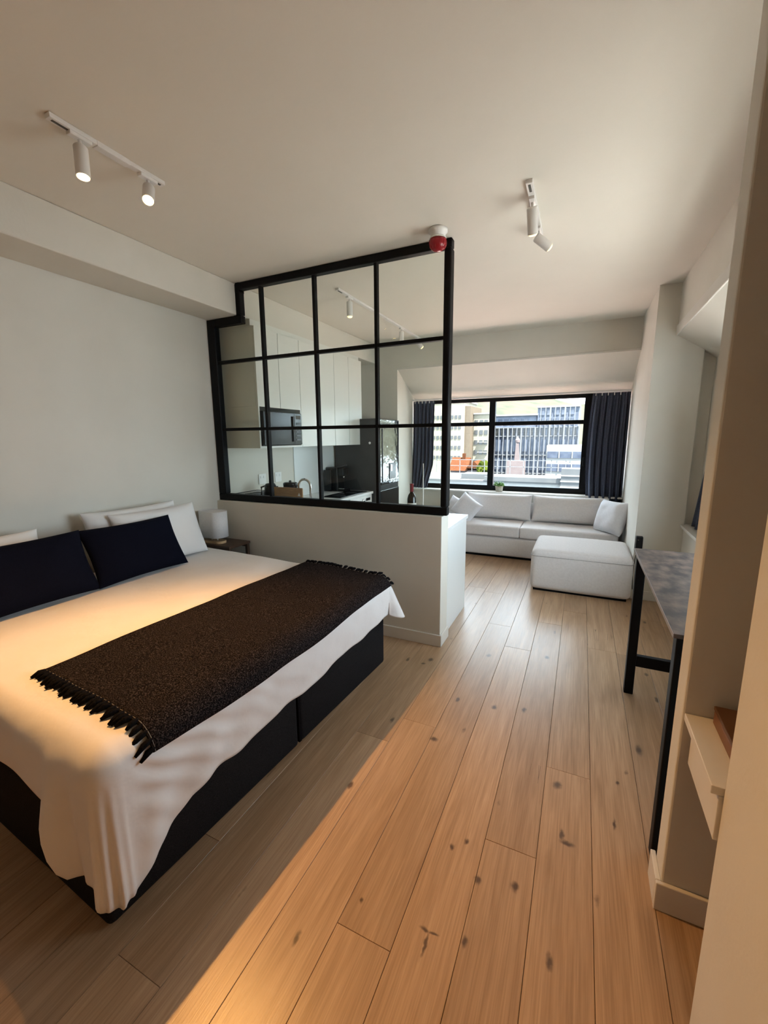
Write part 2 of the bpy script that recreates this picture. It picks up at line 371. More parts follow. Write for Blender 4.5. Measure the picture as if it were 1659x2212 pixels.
# right wall: upright strip, raking soffit out to the window, parapet below the sill
YR0 = 1.56
WY0, WY1 = 1.95, 4.05               # side window opening
bm = prism([(XR, ZC), (XR, 2.445), (1.08, 2.19), (1.2, 2.19), (1.2, ZC)], 'y', YR0 - .02, PY + .06)
bx(bm, XS, 1.2, YR0 - .02, PY + .06, 0, .745)
bx(bm, 1.0, 1.2, WY1, PY + .06, .745, 2.30)
bx(bm, 1.0, 1.2, YR0 - .02, WY0, .745, 2.30)
struct(obj('wall_right', bm, 'wall'))
struct(obj('trim_4', box(XR - .012, XR, YR0, PY, 2.44, 2.525, bev=.004), 'trim'))
struct(obj('trim_5', box(XS - .03, 1.12, YR0, PY + .055, .745, .77, bev=.005), 'trim'))
# wall stub beside the desk and the wall nearest the camera, with a niche between
struct(obj('wall_stub', box(.338, 1.4, 1.453, 1.553, 0, ZC, bev=.006), 'wall'))
struct(obj('wall_entrance', box(.368, 1.4, YB, 1.147, 0, ZC, bev=.006), 'wall'))
struct(obj('wall_niche', box(.86, 1.4, 1.147, 1.453, 0, ZC), 'wall'))
# unseen roofs added to bounce sunlight in; unseen eaves added to block direct sun
struct(obj('bounce_roof_far', box(XL - 9, 9, 7.4, 28, -3.2, -2.4), 'bounce_roof_red'))
struct(obj('bounce_roof_right', box(1.51, 7.5, -1.0, Y2 + .30, -.2, .15), 'bounce_roof_pale'))
struct(obj('sun_block_eaves', box(1.2, 1.62, YB, Y2 + .3, 2.2, 2.45), 'wall'))
# half wall
HWX = -.89
struct(obj('wall_half', box(XL, HWX, 2.888, 3.062, 0, 1.012, bev=.004), 'wall'))
# skirting boards
def skirting(name, x0, x1, y0, y1, h=.10): struct(obj(name, box(x0, x1, y0, y1, 0, h, bev=.003), 'trim'))
skirting('baseboard_half', XL + .01, HWX + .014, 2.873, 2.888, .092)
skirting('baseboard_half_end', HWX, HWX + .014, 2.888, 3.075, .092)
skirting('baseboard_left', XL, XL + .015, YB, 2.87)
skirting('baseboard_stub_front', .322, .86, 1.437, 1.453, .105)
skirting('baseboard_stub_side', .322, .338, 1.453, 1.57, .105)
skirting('baseboard_pier', PX - .0, XS, PY - .014, PY, .09)
skirting('baseboard_right', XS - .014, XS, YR0, PY - .014, .09)

# far window: black steel frame, three lights over three
win = struct(bpy.data.objects.new('window_1', None)); C.objects.link(win); win.location = (-.94, Y2, .79)
WX0, WX1, WZ0, WZ1 = -2.42, PX, .79, 2.14
yf = Y2
def fbar(n, x0, x1, z0, z1, y0=yf, y1=yf + .06): obj(n, box(x0, x1, y0, y1, z0, z1, bev=.004), 'black_frame', win)
fbar('frame_rail', WX0, WX1, WZ0, WZ0 + .075); fbar('frame_rail', WX0, WX1, WZ1 - .05, WZ1)
fbar('frame_stile', WX0, WX0 + .06, WZ0 + .075, WZ1 - .05); fbar('frame_stile', WX1 - .05, WX1, WZ0 + .075, WZ1 - .05)
fbar('mullion', -1.265, -1.18, WZ0 + .075, WZ1 - .05, yf - .01, yf + .07)
fbar('mullion', -.005, .10, WZ0 + .075, WZ1 - .05, yf - .01, yf + .07)
for a, b in ((WX0 + .06, -1.265), (-1.18, -.005), (.10, WX1 - .05)):
    fbar('transom', a, b, 1.745, 1.80)
    obj('pane', box(a, b, yf + .028, yf + .034, WZ0 + .075, 1.745), 'window_glass', win)
    obj('pane', box(a, b, yf + .028, yf + .034, 1.80, WZ1 - .05), 'window_glass', win)
obj('sash_rail', box(.10, WX1 - .05, yf - .005, yf + .05, WZ0 + .07, WZ0 + .15, bev=.004), 'black_frame', win)
obj('window_latch', box(.02, .04, yf - .035, yf - .01, 1.18, 1.30, bev=.004), 'black_frame', win)
# right window
win2 = struct(bpy.data.objects.new('window_2', None)); C.objects.link(win2); win2.location = (1.1, 3.1, .77)
ym = (WY0 + WY1) / 2
for a in (WY0, ym - .025, WY1 - .05):
    obj('mullion', box(1.08, 1.13, a, a + .05, .83, 2.15, bev=.004), 'black_frame', win2)
for z in (.77, 2.15): obj('frame_rail', box(1.08, 1.13, WY0, WY1, z, z + .06, bev=.004), 'black_frame', win2)
for a, b in ((WY0 + .05, ym - .025), (ym + .025, WY1 - .05)):
    obj('transom', box(1.08, 1.13, a, b, 1.74, 1.80, bev=.004), 'black_frame', win2)
    obj('pane', box(1.10, 1.106, a, b, .83, 1.74), 'window_glass', win2); obj('pane', box(1.10, 1.106, a, b, 1.80, 2.15), 'window_glass', win2)

# ================================================================== GLAZED PARTITION
gp = thing('glazed_partition', 'black steel framed glass partition with a stepped corner on the half wall', 'partition', (-1.98, 2.95, 1.012))
fy0, fy1 = 2.922, 2.982
gz0 = 1.012
def g(n, x0, x1, z0, z1, a=fy0, b=fy1, bev=.006): return obj(n, box(x0, x1, a, b, z0, z1, bev=bev), 'black_frame', gp)
g('bottom_rail', XL + .002, -.862, gz0 + .002, 1.075)
g('left_post', XL + .002, -3.01, 1.075, 2.618)
g('step_rail', -3.01, -2.70, 2.555, 2.618)
g('step_post', -2.792, -2.70, 2.622, 2.86)
# diagonal gussets at the stepped corner
obj('step_gusset', prism([(-2.792, 2.80), (-2.735, 2.873), (-2.70, 2.873), (-2.70, 2.80)], 'y', fy0 - .001, fy1 + .001), 'black_frame', gp)
g('top_rail', -2.742, -.862, 2.818, 2.873)
g('right_post', -.912, -.862, 1.075, 2.818, fy0 - .012, fy1 + .012, .012)
colx = [-3.01, -2.49, -1.965, -1.43, -.912]
for x in colx[1:4]: g('mullion', x - .012, x + .012, 1.075, 2.818, fy0 + .01, fy1 - .01, .003)
rz = [1.075, 1.668, 2.255, 2.818]
for z in rz[1:3]:
    for a, b in zip(colx, colx[1:]): g('glazing_bar', a + (.012 if a != colx[0] else 0), b - (.012 if b != colx[-1] else 0), z - .013, z + .013, fy0 + .01, fy1 - .01, .003)
for i, (a, b) in enumerate(zip(colx, colx[1:])):
    for j, (c, d) in enumerate(zip(rz, rz[1:])):
        if i == 0 and j == 2:
            bm = prism([(a, c), (b, c), (b, 2.818), (-2.70, 2.818), (-2.70, 2.555), (a, 2.555)], 'y', 2.949, 2.955)
        else: bm = box(a, b, 2.949, 2.955, c, d)
        obj('pane', bm, 'pane', gp)

# ================================================================== BED
O2 = Vector((-1.29, .622)); EA = Vector((-.9982, .0599)); EB = Vector((.0599, .9982))
BL, BW = 1.80, 1.885
def B(a, b, z): q = O2 + EA * a + EB * b; return Vector((q.x, q.y, z))
MB_ = Matrix.Identity(4)
for i in range(2): MB_[i][0] = EA[i]; MB_[i][1] = EB[i]
# columns: a toward head, b across, z up (left handed order kept by mirroring faces)
MB_.translation = (O2.x, O2.y, 0)
def bedm(bm):
    bm.transform(MB_); bmesh.ops.reverse_faces(bm, faces=bm.faces); return bm
bed = thing('bed', 'double divan bed with two charcoal fabric bases against the left wall', 'bed', B(BL / 2, BW / 2, 0))
obj('divan_base', bedm(box(0, BL, 0, .95, .004, .365, bev=.022, seg=3)), 'bed_base', bed, True)
obj('divan_base', bedm(box(0, BL, .968, BW, .004, .365, bev=.022, seg=3)), 'bed_base', bed, True)
obj('base_seam', bedm(box(-.002, .05, .95, .968, .02, .36)), 'fringe', bed)
obj('mattress', bedm(soft(.01, BL, .01, BW - .01, .367, .60, .06, (0, 0, .0), 10)), 'mattress', bed, True)

# duvet surface in bed coordinates ------------------------------------------------
RR = .085; ZT = .672; AF = -.10; BN = -.035; BFAR = BW - .03      # outer faces of the duvet
def arc(d):
    q = RR * PI / 2
    if d <= 0: return d, 0.0
    if d < q: return RR * math.sin(d / RR), RR * (1 - math.cos(d / RR))
    return RR, RR + d - q
def sst(t): t = max(0, min(1, t)); return t * t * (3 - 2 * t)
def topz(a, b):
    z = ZT + .010 * noise.noise(Vector((a * 2.2, b * 2.0, .3))) + .005 * noise.noise(Vector((a * 6, b * 5, 1.7)))
    return z
def sheet(da, db, far=False):
    """da: run past the foot edge, db: run past the near (or far) side edge; negative values lie on top. returns local a,b,z"""
    if da <= 0 and db <= 0:
        a = AF + RR - da; b = BN + RR - db
        return a, b, topz(a, b)
    if db <= 0:
        o, dn = arc(da); b = BN + RR - db
        rip = (.005 * math.sin(b * 9 + 4 * noise.noise(Vector((b * 2, 3, 0)))) + .010 * math.sin(b * 31 + dn * 14) * max(0, 1 - b / 1.1)) * max(0, dn - .03) / .3
        rip += .015 * math.sin((b * .75 - dn) * 62 + 2.5 * noise.noise(Vector((b * 6, dn * 6, 2)))) * math.exp(-b / .38) * min(1, dn / .08) * max(0, 1 - dn / .5)
        rip += .006 * noise.noise(Vector((b * 7, dn * 9, 5))) * min(1, dn / .08)
        rip *= sst((b - BN - RR) / .09)
        return AF + RR - o - rip + .03 * max(0, dn - .1) * sst((b - BN - RR) / .2), b, topz(AF + RR, b) - dn
    if da <= 0:
        o, dn = arc(db); a = AF + RR - da
        rip = (.012 * math.sin(a * 8 + 1 + 3 * noise.noise(Vector((a * 2, 9, 0)))) + .060 * math.exp(-((a - .135) / .045) ** 2) - .02 * math.exp(-((a - .05) / .03) ** 2)) * max(0, dn - .03) / .3
        return a, BN + RR - o - rip * sst((a - AF - RR) / .08) + .02 * max(0, dn - .1) * sst((a - AF - RR) / .2), topz(a, BN + RR) - dn
    rho = math.hypot(da, db); th = math.atan2(db, da); o, dn = arc(rho)
    fl = max(0, dn - .09)
    flare = fl * (.05 * math.sin(2 * th) ** 2 + .035 * math.sin(th * 6 + .6) * math.sin(2 * th) + .022 * math.sin(th * 17) * math.sin(2 * th)) 
    oo = o + flare
    return AF + RR - oo * math.cos(th), BN + RR - oo * math.sin(th), topz(AF + RR, BN + RR) - dn
def sheet_far(da, db):
    if db <= 0 or da > 0 and db <= 0: return sheet(da, db)
    # mirror across the bed's width
    def mir(p): return p[0], BFAR + BN - p[1], p[2]
    if da <= 0:
        o, dn = arc(db); a = AF + RR - da
        return a, BFAR - RR + o + .012 * math.sin(a * 9) * dn / .3, topz(a, BFAR - RR) - dn
    rho = math.hypot(da, db); th = math.atan2(db, da); o, dn = arc(rho); fl = max(0, dn - .05)
    oo = o + fl * (.50 * math.sin(2 * th) ** 2 + .08 * math.sin(th * 6) * math.sin(2 * th))
    return AF + RR - oo * math.cos(th), BFAR - RR + oo * math.sin(th), topz(AF + RR, BFAR - RR) - dn
def patch(bm, fn, nu, nv):
    vs = [[bm.verts.new(fn(i / nu, j / nv)) for j in range(nv + 1)] for i in range(nu + 1)]
    for i in range(nu):
        for j in range(nv): bm.faces.new((vs[i][j], vs[i + 1][j], vs[i + 1][j + 1], vs[i][j + 1]))
LB = BFAR - BN - 2 * RR          # straight width of the top
LA = BL - .02 - (AF + RR)        # straight length of the top
def hemF(b):                     # foot overhang along the width (0 near .. 1 far)
    return .405 - .055 * min(1, b * 2) - .06 * max(0, b - .5) * 2 + .14 * max(0, 1 - b * 1.7 / .22) ** 1.2 + .005 * math.sin(b * 26) + .003 * math.sin(b * 57)
def hemN(a): return .30 + .20 * (1 - sst((a * 1.77 - .09) / .07)) + .008 * math.sin(a * 13)
bm = bmesh.new()
patch(bm, lambda u, v: sheet(-LA * u, -LB * v), 130, 150)
patch(bm, lambda u, v: sheet(hemF(v) * u, -LB * v), 32, 150)
patch(bm, lambda u, v: sheet(-LA * v, hemN(v) * u), 32, 130)
def rhoN(th):
    t = th / (PI / 2); return hemF(0) * (1 - t) + hemN(0) * t + .045 * math.sin(PI * t) ** 1.3 + .010 * math.sin(t * 21) * math.sin(PI * t)
patch(bm, lambda u, v: sheet(max(1e-9, rhoN(v * PI / 2) * u * math.cos(v * PI / 2)), max(1e-9, rhoN(v * PI / 2) * u * math.sin(v * PI / 2))), 32, 30)
patch(bm, lambda u, v: sheet_far(-LA * v, .28 * u) if u > 0 else sheet(-LA * v, -LB), 32, 130)
def rhoF(th):
    t = th / (PI / 2); return hemF(1) * (1 - t) + .28 * t + .05 * math.sin(PI * t)
patch(bm, lambda u, v: sheet_far(max(1e-9, rhoF(v * PI / 2) * u * math.cos(v * PI / 2)), max(1e-9, rhoF(v * PI / 2) * u * math.sin(v * PI / 2))) if u > 0 else sheet(0, -LB), 32, 20)
for v in bm.verts: v.co = B(v.co.x, v.co.y, v.co.z)
bmesh.ops.remove_doubles(bm, verts=bm.verts, dist=.0012)
bmesh.ops.recalc_face_normals(bm, faces=bm.faces)
duv = obj('duvet', bm, 'linen', None, True, origin=B(BL / 2, BW / 2, .6))
sm = duv.modifiers.new('thick', 'SOLIDIFY'); sm.thickness = .010; sm.offset = -1
tag(duv, 'white cotton duvet draped over the bed down to the charcoal bases', 'duvet')

# throw blanket lying on the duvet --------------------------------------------------
tw = thing('throw_blanket', 'dark brown flecked wool throw with black fringes across the bed foot', 'blanket', B(.35, BW / 2, ZT))
def tsurf(p, q, off=.010):
    """p: 0 head-side edge .. 1 foot-side edge, q: 0 near end .. 1 far end"""
    da = -.625 + p * (.745 + .02 * math.sin(q * 5))
    b0 = .09 + .015 * (1 - p) ; b1 = 1.0
    db = -(b0 * 1.0 + q * (LB + .025 - b0))
    if da > 0:
        o, dn = arc(da); nx, nz = math.sin(min(da / RR, PI / 2)), math.cos(min(da / RR, PI / 2))
        b = BN + RR - db
        return B(AF + RR - o - off * nx, b, topz(AF + RR, b) - dn + off * nz)
    a, b, z = AF + RR - da, BN + RR - db, 0
    z = topz(a, max(b, BN + RR)) + off
    return B(a, b, z)
bm = bmesh.new()
patch(bm, lambda u, v: tsurf(u, v), 40, 70)
bmesh.ops.recalc_face_normals(bm, faces=bm.faces)
if sum(f.normal.z for f in bm.faces) < 0: bmesh.ops.reverse_faces(bm, faces=bm.faces)
cl = obj('cloth', bm, 'throw', tw, True)
sm = cl.modifiers.new('thick', 'SOLIDIFY'); sm.thickness = .009; sm.offset = 0
for end in (0, 1):
    bm = bmesh.new()
    tube(bm, [tsurf(i / 40, .004 if not end else .996, .015) for i in range(41)], .0013, 5)
    obj('edge_stitching', bm, 'stitch', tw)
    n = 30 if end == 0 else 22
    for i in range(n):
        p = (i + .5) / n
        root = tsurf(p, .006 if not end else .994, .010)
        dirn = (root - tsurf(p, .03 if not end else .97, .010)).normalized()
        side = (tsurf(min(1, p + .02), .0 if not end else 1, .01) - tsurf(max(0, p - .02), .0 if not end else 1, .01)).normalized()
        L = random.uniform(.045, .062) if end == 0 else random.uniform(.040, .058)
        tip = root + dirn * L + side * random.uniform(-.014, .014)
        tip.z = root.z - .004 + (0.006 if end else 0) - (.02 if p > .88 else 0)
        midp = (root + tip) / 2 + Vector((0, 0, .006))
        bm = tube(bmesh.new(), [root, (root * 2 + midp) / 3, midp, tip], [.006, .0095, .0105, .005] if end == 0 else [.007, .011, .011, .007], 7)
        obj('tassel', bm, 'fringe', tw, True)

# pillows --------------------------------------------------------------------------
ZP = ZT + .012
def pil(name, label, cat, mat, corner_bl, corner_br, lean, w, h, t, seed, up=0):
    """bottom edge from bl to br, leaning back by 'lean' radians from upright"""
    bl, br = Vector(corner_bl), Vector(corner_br)
    ex = (br - bl).normalized(); back = Vector((-ex.y, ex.x, 0)).normalized()
    if back.x > 0: back = -back
    ey = Vector((0, 0, 1)) * math.cos(lean) + back * math.sin(lean)
    c = (bl + br) / 2 + ey * (h / 2 * .98) + Vector((0, 0, up))
    M = frame_of(c, ex, ey)
    o = obj(name, cushion(w, h, t, M, seed=seed), mat, None, True, origin=tuple((bl + br) / 2))
    return tag(o, label, cat)
pil('bed_pillow', 'white bed pillow rearmost on the right, behind the other white pillow', 'pillow', 'pillow_white', (-2.90, 1.64, ZP), (-2.88, 2.30, ZP), math.radians(13), .70, .43, .15, 3)
pil('bed_pillow', 'white bed pillow directly behind the right-hand navy cushion', 'pillow', 'pillow_white', (-2.76, 1.74, ZP), (-2.74, 2.42, ZP), math.radians(20), .68, .42, .15, 5)
pil('bed_pillow', 'white bed pillow at the picture edge behind the left-hand navy cushion', 'pillow', 'pillow_white', (-2.84, .66, ZP), (-2.82, 1.34, ZP), math.radians(20), .70, .40, .15, 9)
pil('lumbar_cushion', 'navy blue oblong cushion on the right, nearer the bedside lamp', 'cushion', 'navy', (-2.62, 1.49, ZP), (-2.60, 2.09, ZP), math.radians(27), .63, .39, .13, 11)
pil('lumbar_cushion', 'navy blue oblong cushion on the left, cut by the picture edge', 'cushion', 'navy', (-2.64, .82, ZP), (-2.63, 1.49, ZP), math.radians(25), .68, .39, .13, 13)

# nightstand and lamp --------------------------------------------------------------
ns = thing('nightstand', 'small dark wooden bedside table in the corner beside the bed', 'bedside table', (-2.89, 2.73, 0))
NX0, NX1, NY0, NY1, NZ = -3.08, -2.70, 2.61, 2.868, .662
obj('table_top', box(NX0, NX1, NY0, NY1, NZ - .022, NZ, bev=.004), 'dark_wood', ns)
obj('apron', box(NX0 + .03, NX1 - .03, NY0 + .012, NY0 + .028, NZ - .075, NZ - .022), 'dark_wood', ns)
obj('apron', box(NX0 + .03, NX1 - .03, NY1 - .028, NY1 - .012, NZ - .05, NZ - .022), 'dark_wood', ns)
obj('shelf', box(NX0 + .02, NX1 - .02, NY0 + .02, NY1 - .02, .20, .215), 'dark_wood', ns)
for x in (NX0 + .008, NX1 - .036):
    for y in (NY0 + .006, NY1 - .034): obj('leg', box(x, x + .028, y, y + .028, 0, NZ - .022, bev=.002), 'dark_wood', ns)
lp = thing('table_lamp', 'bedside lamp with white oblong fabric shade on a pale wooden base', 'lamp', (-2.962, 2.70, NZ))
lc = Vector((-2.962, 2.70, NZ))
bm = bmesh.new()
def rrect(hx, hy, r, n=6):
    o = []
    for cx, cy, a0 in ((hx - r, hy - r, 0), (-hx + r, hy - r, 90), (-hx + r, -hy + r, 180), (hx - r, -hy + r, 270)):
        for i in range(n + 1):
            a = math.radians(a0 + 90 * i / n); o.append((cx + r * math.cos(a), cy + r * math.sin(a)))
    return o
obj('lamp_base', prism([(lc.x + x, lc.y + y) for x, y in rrect(.115, .05, .045)], 'z', NZ, NZ + .022), 'pale_wood', lp)
for dx in (-.035, .035): obj('stem', cyl(bmesh.new(), (lc.x + dx, lc.y, NZ + .022), (lc.x + dx, lc.y, NZ + .16), .006, seg=10), 'white_metal', lp, True)
bm = prism([(lc.x + x, lc.y + y) for x, y in rrect(.130, .082, .07, 10)], 'z', NZ + .055, NZ + .288)
bmesh.ops.delete(bm, geom=[f for f in bm.faces if abs(f.normal.z) > .9], context='FACES')
sh = obj('lamp_shade', bm, 'lampshade', lp, True); sd = sh.modifiers.new('t', 'SOLIDIFY'); sd.thickness = .003
bm = prism([(lc.x + x, lc.y + y) for x, y in rrect(.120, .072, .06, 10)], 'z', NZ + .280, NZ + .282)
obj('shade_diffuser', bm, 'lampshade', sh)

# ================================================================== CEILING FITTINGS
def track(name, label, x, y0, y1, spots, group='white ceiling spotlight tracks'):
    """spots: (y along the rail, direction, lit, watts, cone)"""
    t = thing(name, label, 'spotlight', (x, (y0 + y1) / 2, ZC), 0)
    rail = obj('rail', box(x - .017, x + .017, y0, y1, ZC - .020, ZC - .001, bev=.002), 'white_metal', t)
    ym = (y0 + y1) / 2
    obj('rail_joint', box(x - .019, x + .019, ym - .075, ym + .075, ZC - .024, ZC - .001, bev=.002), 'white_metal', t)
    for a, b in ((y0 + .015, y0 + .085), (y1 - .085, y1 - .015)): obj('rail_slot', box(x - .006, x + .006, a, b, ZC - .0215, ZC - .0195), 'seam_dark', rail)
    for y, d, lit, W, cone, L in spots:
        d = Vector(d).normalized(); top = Vector((x, y, ZC - .02))
        ad = obj('adapter', box(x - .015, x + .015, y - .045, y + .045, ZC - .034, ZC - .019, bev=.003), 'white_metal', t)
        pv = top + Vector((0, 0, -.055))
        obj('stem', cyl(bmesh.new(), top, pv, .007, seg=10), 'white_metal', ad, True)
        c0 = pv - d * .012
        c0 = pv + d * .0
        bm = lathe(bmesh.new(), [(0, -.018), (.024, -.018), (.0275, -.013), (.0275, L - .02), (.0275, L - .016), (.024, L - .016), (.024, L - .035), (0, L - .035)], aim(c0, d), 28)
        can = obj('spot_can', bm, 'white_metal', t, True)
        es = can.modifiers.new('e', 'EDGE_SPLIT'); es.split_angle = math.radians(40)
        bl = obj('bulb', lathe(bmesh.new(), [(0, L - .034), (.0235, L - .034), (.0235, L - (.022 if lit else .013)), (.016, L - (.015 if lit else .006)), (0, L - (.013 if lit else .004))], aim(c0, d), 20), 'bulb_on' if lit else 'bulb_dim', can, True)
        if lit:
            li = bpy.data.lights.new('spot_beam', 'SPOT'); li.energy = W; li.color = (1.0, .50, .15); li.spot_size = math.radians(cone); li.spot_blend = .75; li.shadow_soft_size = .013
            lo = bpy.data.objects.new('spot_beam', li); C.objects.link(lo); lo.matrix_world = aim(c0 + d * (L + .004), -d)
    return t
track('track_light', 'white ceiling track over the bed with two lit warm spotlights', -2.03, 1.18, 1.70,
      [(1.30, (.12, -.10, -1), True, 26, 84, .125), (1.615, (.38, -.41, -.83), True, 118, 98, .10)])
track('track_light', 'short white ceiling track with two angled spotlights over the walkway', -.335, 2.49, 3.12,
      [(2.66, (.03, .42, -.75), False, 0, 0, .125), (3.02, (.62, .40, -.45), False, 0, 0, .105)])
track('track_light', 'long white ceiling track in the kitchen seen through the glass partition', -2.03, 3.40, 5.55,
      [(3.62, (0, 0, -1), False, 0, 0, .125), (4.86, (.0, 0, -1), False, 0, 0, .125), (5.40, (.5, .3, -.6), False, 0, 0, .10)])
al = thing('alarm_beacon', 'red domed alarm beacon on a white ceiling base beside the partition', 'alarm', (-.915, 2.79, ZC))
lathe_m = Matrix.Translation((-.915, 2.79, ZC - .001)) @ Matrix.Rotation(PI, 4, 'X')
obj('mounting_base', lathe(bmesh.new(), [(0, 0), (.060, 0), (.060, .018), (.048, .024), (.046, .05), (0, .05)], lathe_m, 36), 'white_plastic', al, True)
obj('ring', lathe(bmesh.new(), [(.0, .050), (.05, .050), (.053, .054), (.05, .060), (0, .060)], lathe_m, 36), 'white_plastic', al, True)
bm = lathe(bmesh.new(), [(0, .060), (.054, .060), (.056, .075), (.052, .098), (.040, .116), (.022, .126), (0, .128)], lathe_m, 36)
dm = obj('dome', bm, 'red_plastic', al, True)
for k in range(12):
    a = 2 * PI * k / 12
    obj('dome_rib', tube(bmesh.new(), [(-.915 + r * math.cos(a), 2.79 + r * math.sin(a), ZC - .001 - z) for r, z in ((.0555, .064), (.057, .076), (.053, .098), (.041, .116))], .0016, 5), 'red_plastic', dm, True)

# ================================================================== KITCHEN
KX = -2.70
doors_y = [3.05, 3.37, 3.70, 4.035, 4.37, 4.71, 5.05]
def wall_cab(label, ya, yb, z0, doors):
    c = thing('wall_cabinet', label, 'cabinet', (XL + .2, (ya + yb) / 2, z0), 0)
    obj('carcass', box(XL + .002, KX, ya + .001, yb - .001, z0, 2.565), 'cabinet_white', c)
    for a, b in zip(doors, doors[1:]):
        obj('door', box(KX + .001, KX + .02, a + .0025, b - .0025, z0 - .004, 2.562, bev=.002), 'cabinet_white', c)
    return c
mwc = wall_cab('pale glossy wall cabinet directly above the microwave', 3.05, 3.70, 1.875, doors_y[:3])
obj('side_panel', box(XL + .002, KX + .02, 3.051, 3.069, 1.495, 1.874), 'cabinet_white', mwc)
obj('side_panel', box(XL + .002, KX + .02, 3.682, 3.699, 1.495, 1.874), 'cabinet_white', mwc)
obj('bottom_panel', box(XL + .002, KX + .02, 3.069, 3.682, 1.495, 1.513), 'cabinet_white', mwc)
wall_cab('pale glossy wall cabinet, the middle pair of doors right of the microwave', 3.70, 4.37, 1.50, doors_y[2:5])
wall_cab('pale glossy wall cabinet, the last pair of doors next to the fridge', 4.37, 5.05, 1.50, doors_y[4:7])
struct(obj('trim_6', box(XL + .002, KX - .02, 3.051, 5.049, 2.566, 2.621), 'cabinet_white'))
mw = thing('microwave', 'black built-in microwave in the pale wall cabinets', 'microwave', (-2.9, 3.37, 1.513))
obj('body', box(XL + .03, KX + .025, 3.085, 3.665, 1.516, 1.835, bev=.004), 'black_plastic', mw)
obj('door', box(KX + .026, KX + .05, 3.087, 3.54, 1.52, 1.832, bev=.004), 'black_gloss', mw)
obj('control_panel', box(KX + .026, KX + .047, 3.545, 3.662, 1.52, 1.832, bev=.004), 'black_gloss', mw)
obj('handle', box(KX + .05, KX + .066, 3.50, 3.515, 1.55, 1.80, bev=.004), 'dark_metal', mw)
for k in range(5): obj('button', box(KX + .047, KX + .05, 3.57, 3.64, 1.56 + k * .04, 1.58 + k * .04, bev=.001), 'dark_metal', mw)
obj('display', box(KX + .047, KX + .0485, 3.565, 3.645, 1.775, 1.81), 'seam_dark', mw)

CX, WT = -2.48, .885
def base_cab(label, ya, yb, n=1):
    c = thing('base_cabinet', label, 'cabinet', (-2.8, (ya + yb) / 2, 0))
    obj('carcass', box(XL + .002, CX - .045, ya + .001, yb - .001, .10, .852), 'white_gloss', c)
    obj('plinth', box(XL + .05, CX - .09, ya + .001, yb - .001, 0, .10), 'white_gloss', c)
    st = (yb - ya) / n
    for k in range(n):
        d = obj('door', box(CX - .044, CX - .025, ya + k * st + .003, ya + (k + 1) * st - .003, .105, .815, bev=.002), 'white_gloss', c)
        obj('handle', box(CX - .025, CX - .012, ya + k * st + .08, ya + (k + 1) * st - .08, .80, .812, bev=.002), 'chrome', d)
    return c
base_cab('white base cabinet between the peninsula and the washing machine', 3.735, 4.36)
base_cab('white base cabinet under the hob next to the fridge', 4.965 - .01, 4.98, 1) if False else None
wm = thing('washing_machine', 'white front-loading washing machine under the worktop by the fridge', 'washing machine', (-2.8, 4.66, 0))
obj('body', box(XL + .05, CX - .03, 4.365, 4.955, .01, .85, bev=.006), 'white_gloss', wm)
obj('control_panel', box(CX - .03, CX - .018, 4.37, 4.95, .74, .848, bev=.003), 'white_plastic', wm)
obj('dial', cyl(bmesh.new(), (CX - .018, 4.70, .79), (CX + .002, 4.70, .79), .024), 'chrome', wm, True)
obj('display', box(CX - .018, CX - .016, 4.78, 4.90, .775, .81), 'black_gloss', wm)
obj('porthole', lathe(bmesh.new(), [(.12, 0), (.17, 0), (.17, .02), (.15, .035), (.12, .02)], aim((CX - .03, 4.66, .42), (1, 0, 0)), 32), 'chrome', wm, True)
# peninsula behind the half wall
pn = thing('peninsula_cabinet', 'white kitchen peninsula cabinet with a plain end panel behind the half wall', 'cabinet', (-1.7, 3.4, 0))
obj('carcass', box(CX + .005, -.932, 3.064, 3.69, .10, .852), 'white_gloss', pn)
obj('plinth', box(CX + .005, -.96, 3.064, 3.64, 0, .10), 'white_gloss', pn)
obj('end_panel', box(-.931, -.912, 3.064, 3.72, .0, .852, bev=.002), 'white_gloss', pn)
for k in range(3):
    a = CX + .01 + k * .512
    d = obj('door', box(a + .003, a + .509, 3.691, 3.71, .105, .815, bev=.002), 'white_gloss', pn)
    obj('handle', box(a + .1, a + .4, 3.71, 3.722, .80, .812, bev=.002), 'chrome', d)
wt = tag(obj('worktop', prism([(XL + .002, 3.064), (-.902, 3.064), (-.902, 3.735), (CX, 3.735), (CX, 4.96), (XL + .002, 4.96)], 'z', .855, WT), 'worktop', None, origin=(-2.2, 3.6, .855)), 'white L-shaped kitchen worktop behind the glass partition', 'worktop')
# upstand behind the worktop
struct(obj('trim_7', box(XL + .001, XL + .012, 4.085, 4.96, WT + .001, 1.494), 'white_gloss'))
hob = thing('hob', 'black glass induction hob set in the white worktop', 'hob', (-2.80, 4.52, WT))
obj('glass_top', box(-2.795, -2.53, 4.20, 4.88, WT, WT + .007, bev=.002), 'black_gloss', hob)
for x, y, r in ((-2.66, 4.37, .085), (-2.66, 4.68, .075)):
    obj('cooking_zone', lathe(bmesh.new(), [(r - .003, 0), (r, 0), (r, .0008), (r - .003, .0008)], Matrix.Translation((x, y, WT + .007)), 28), 'dark_metal', hob)
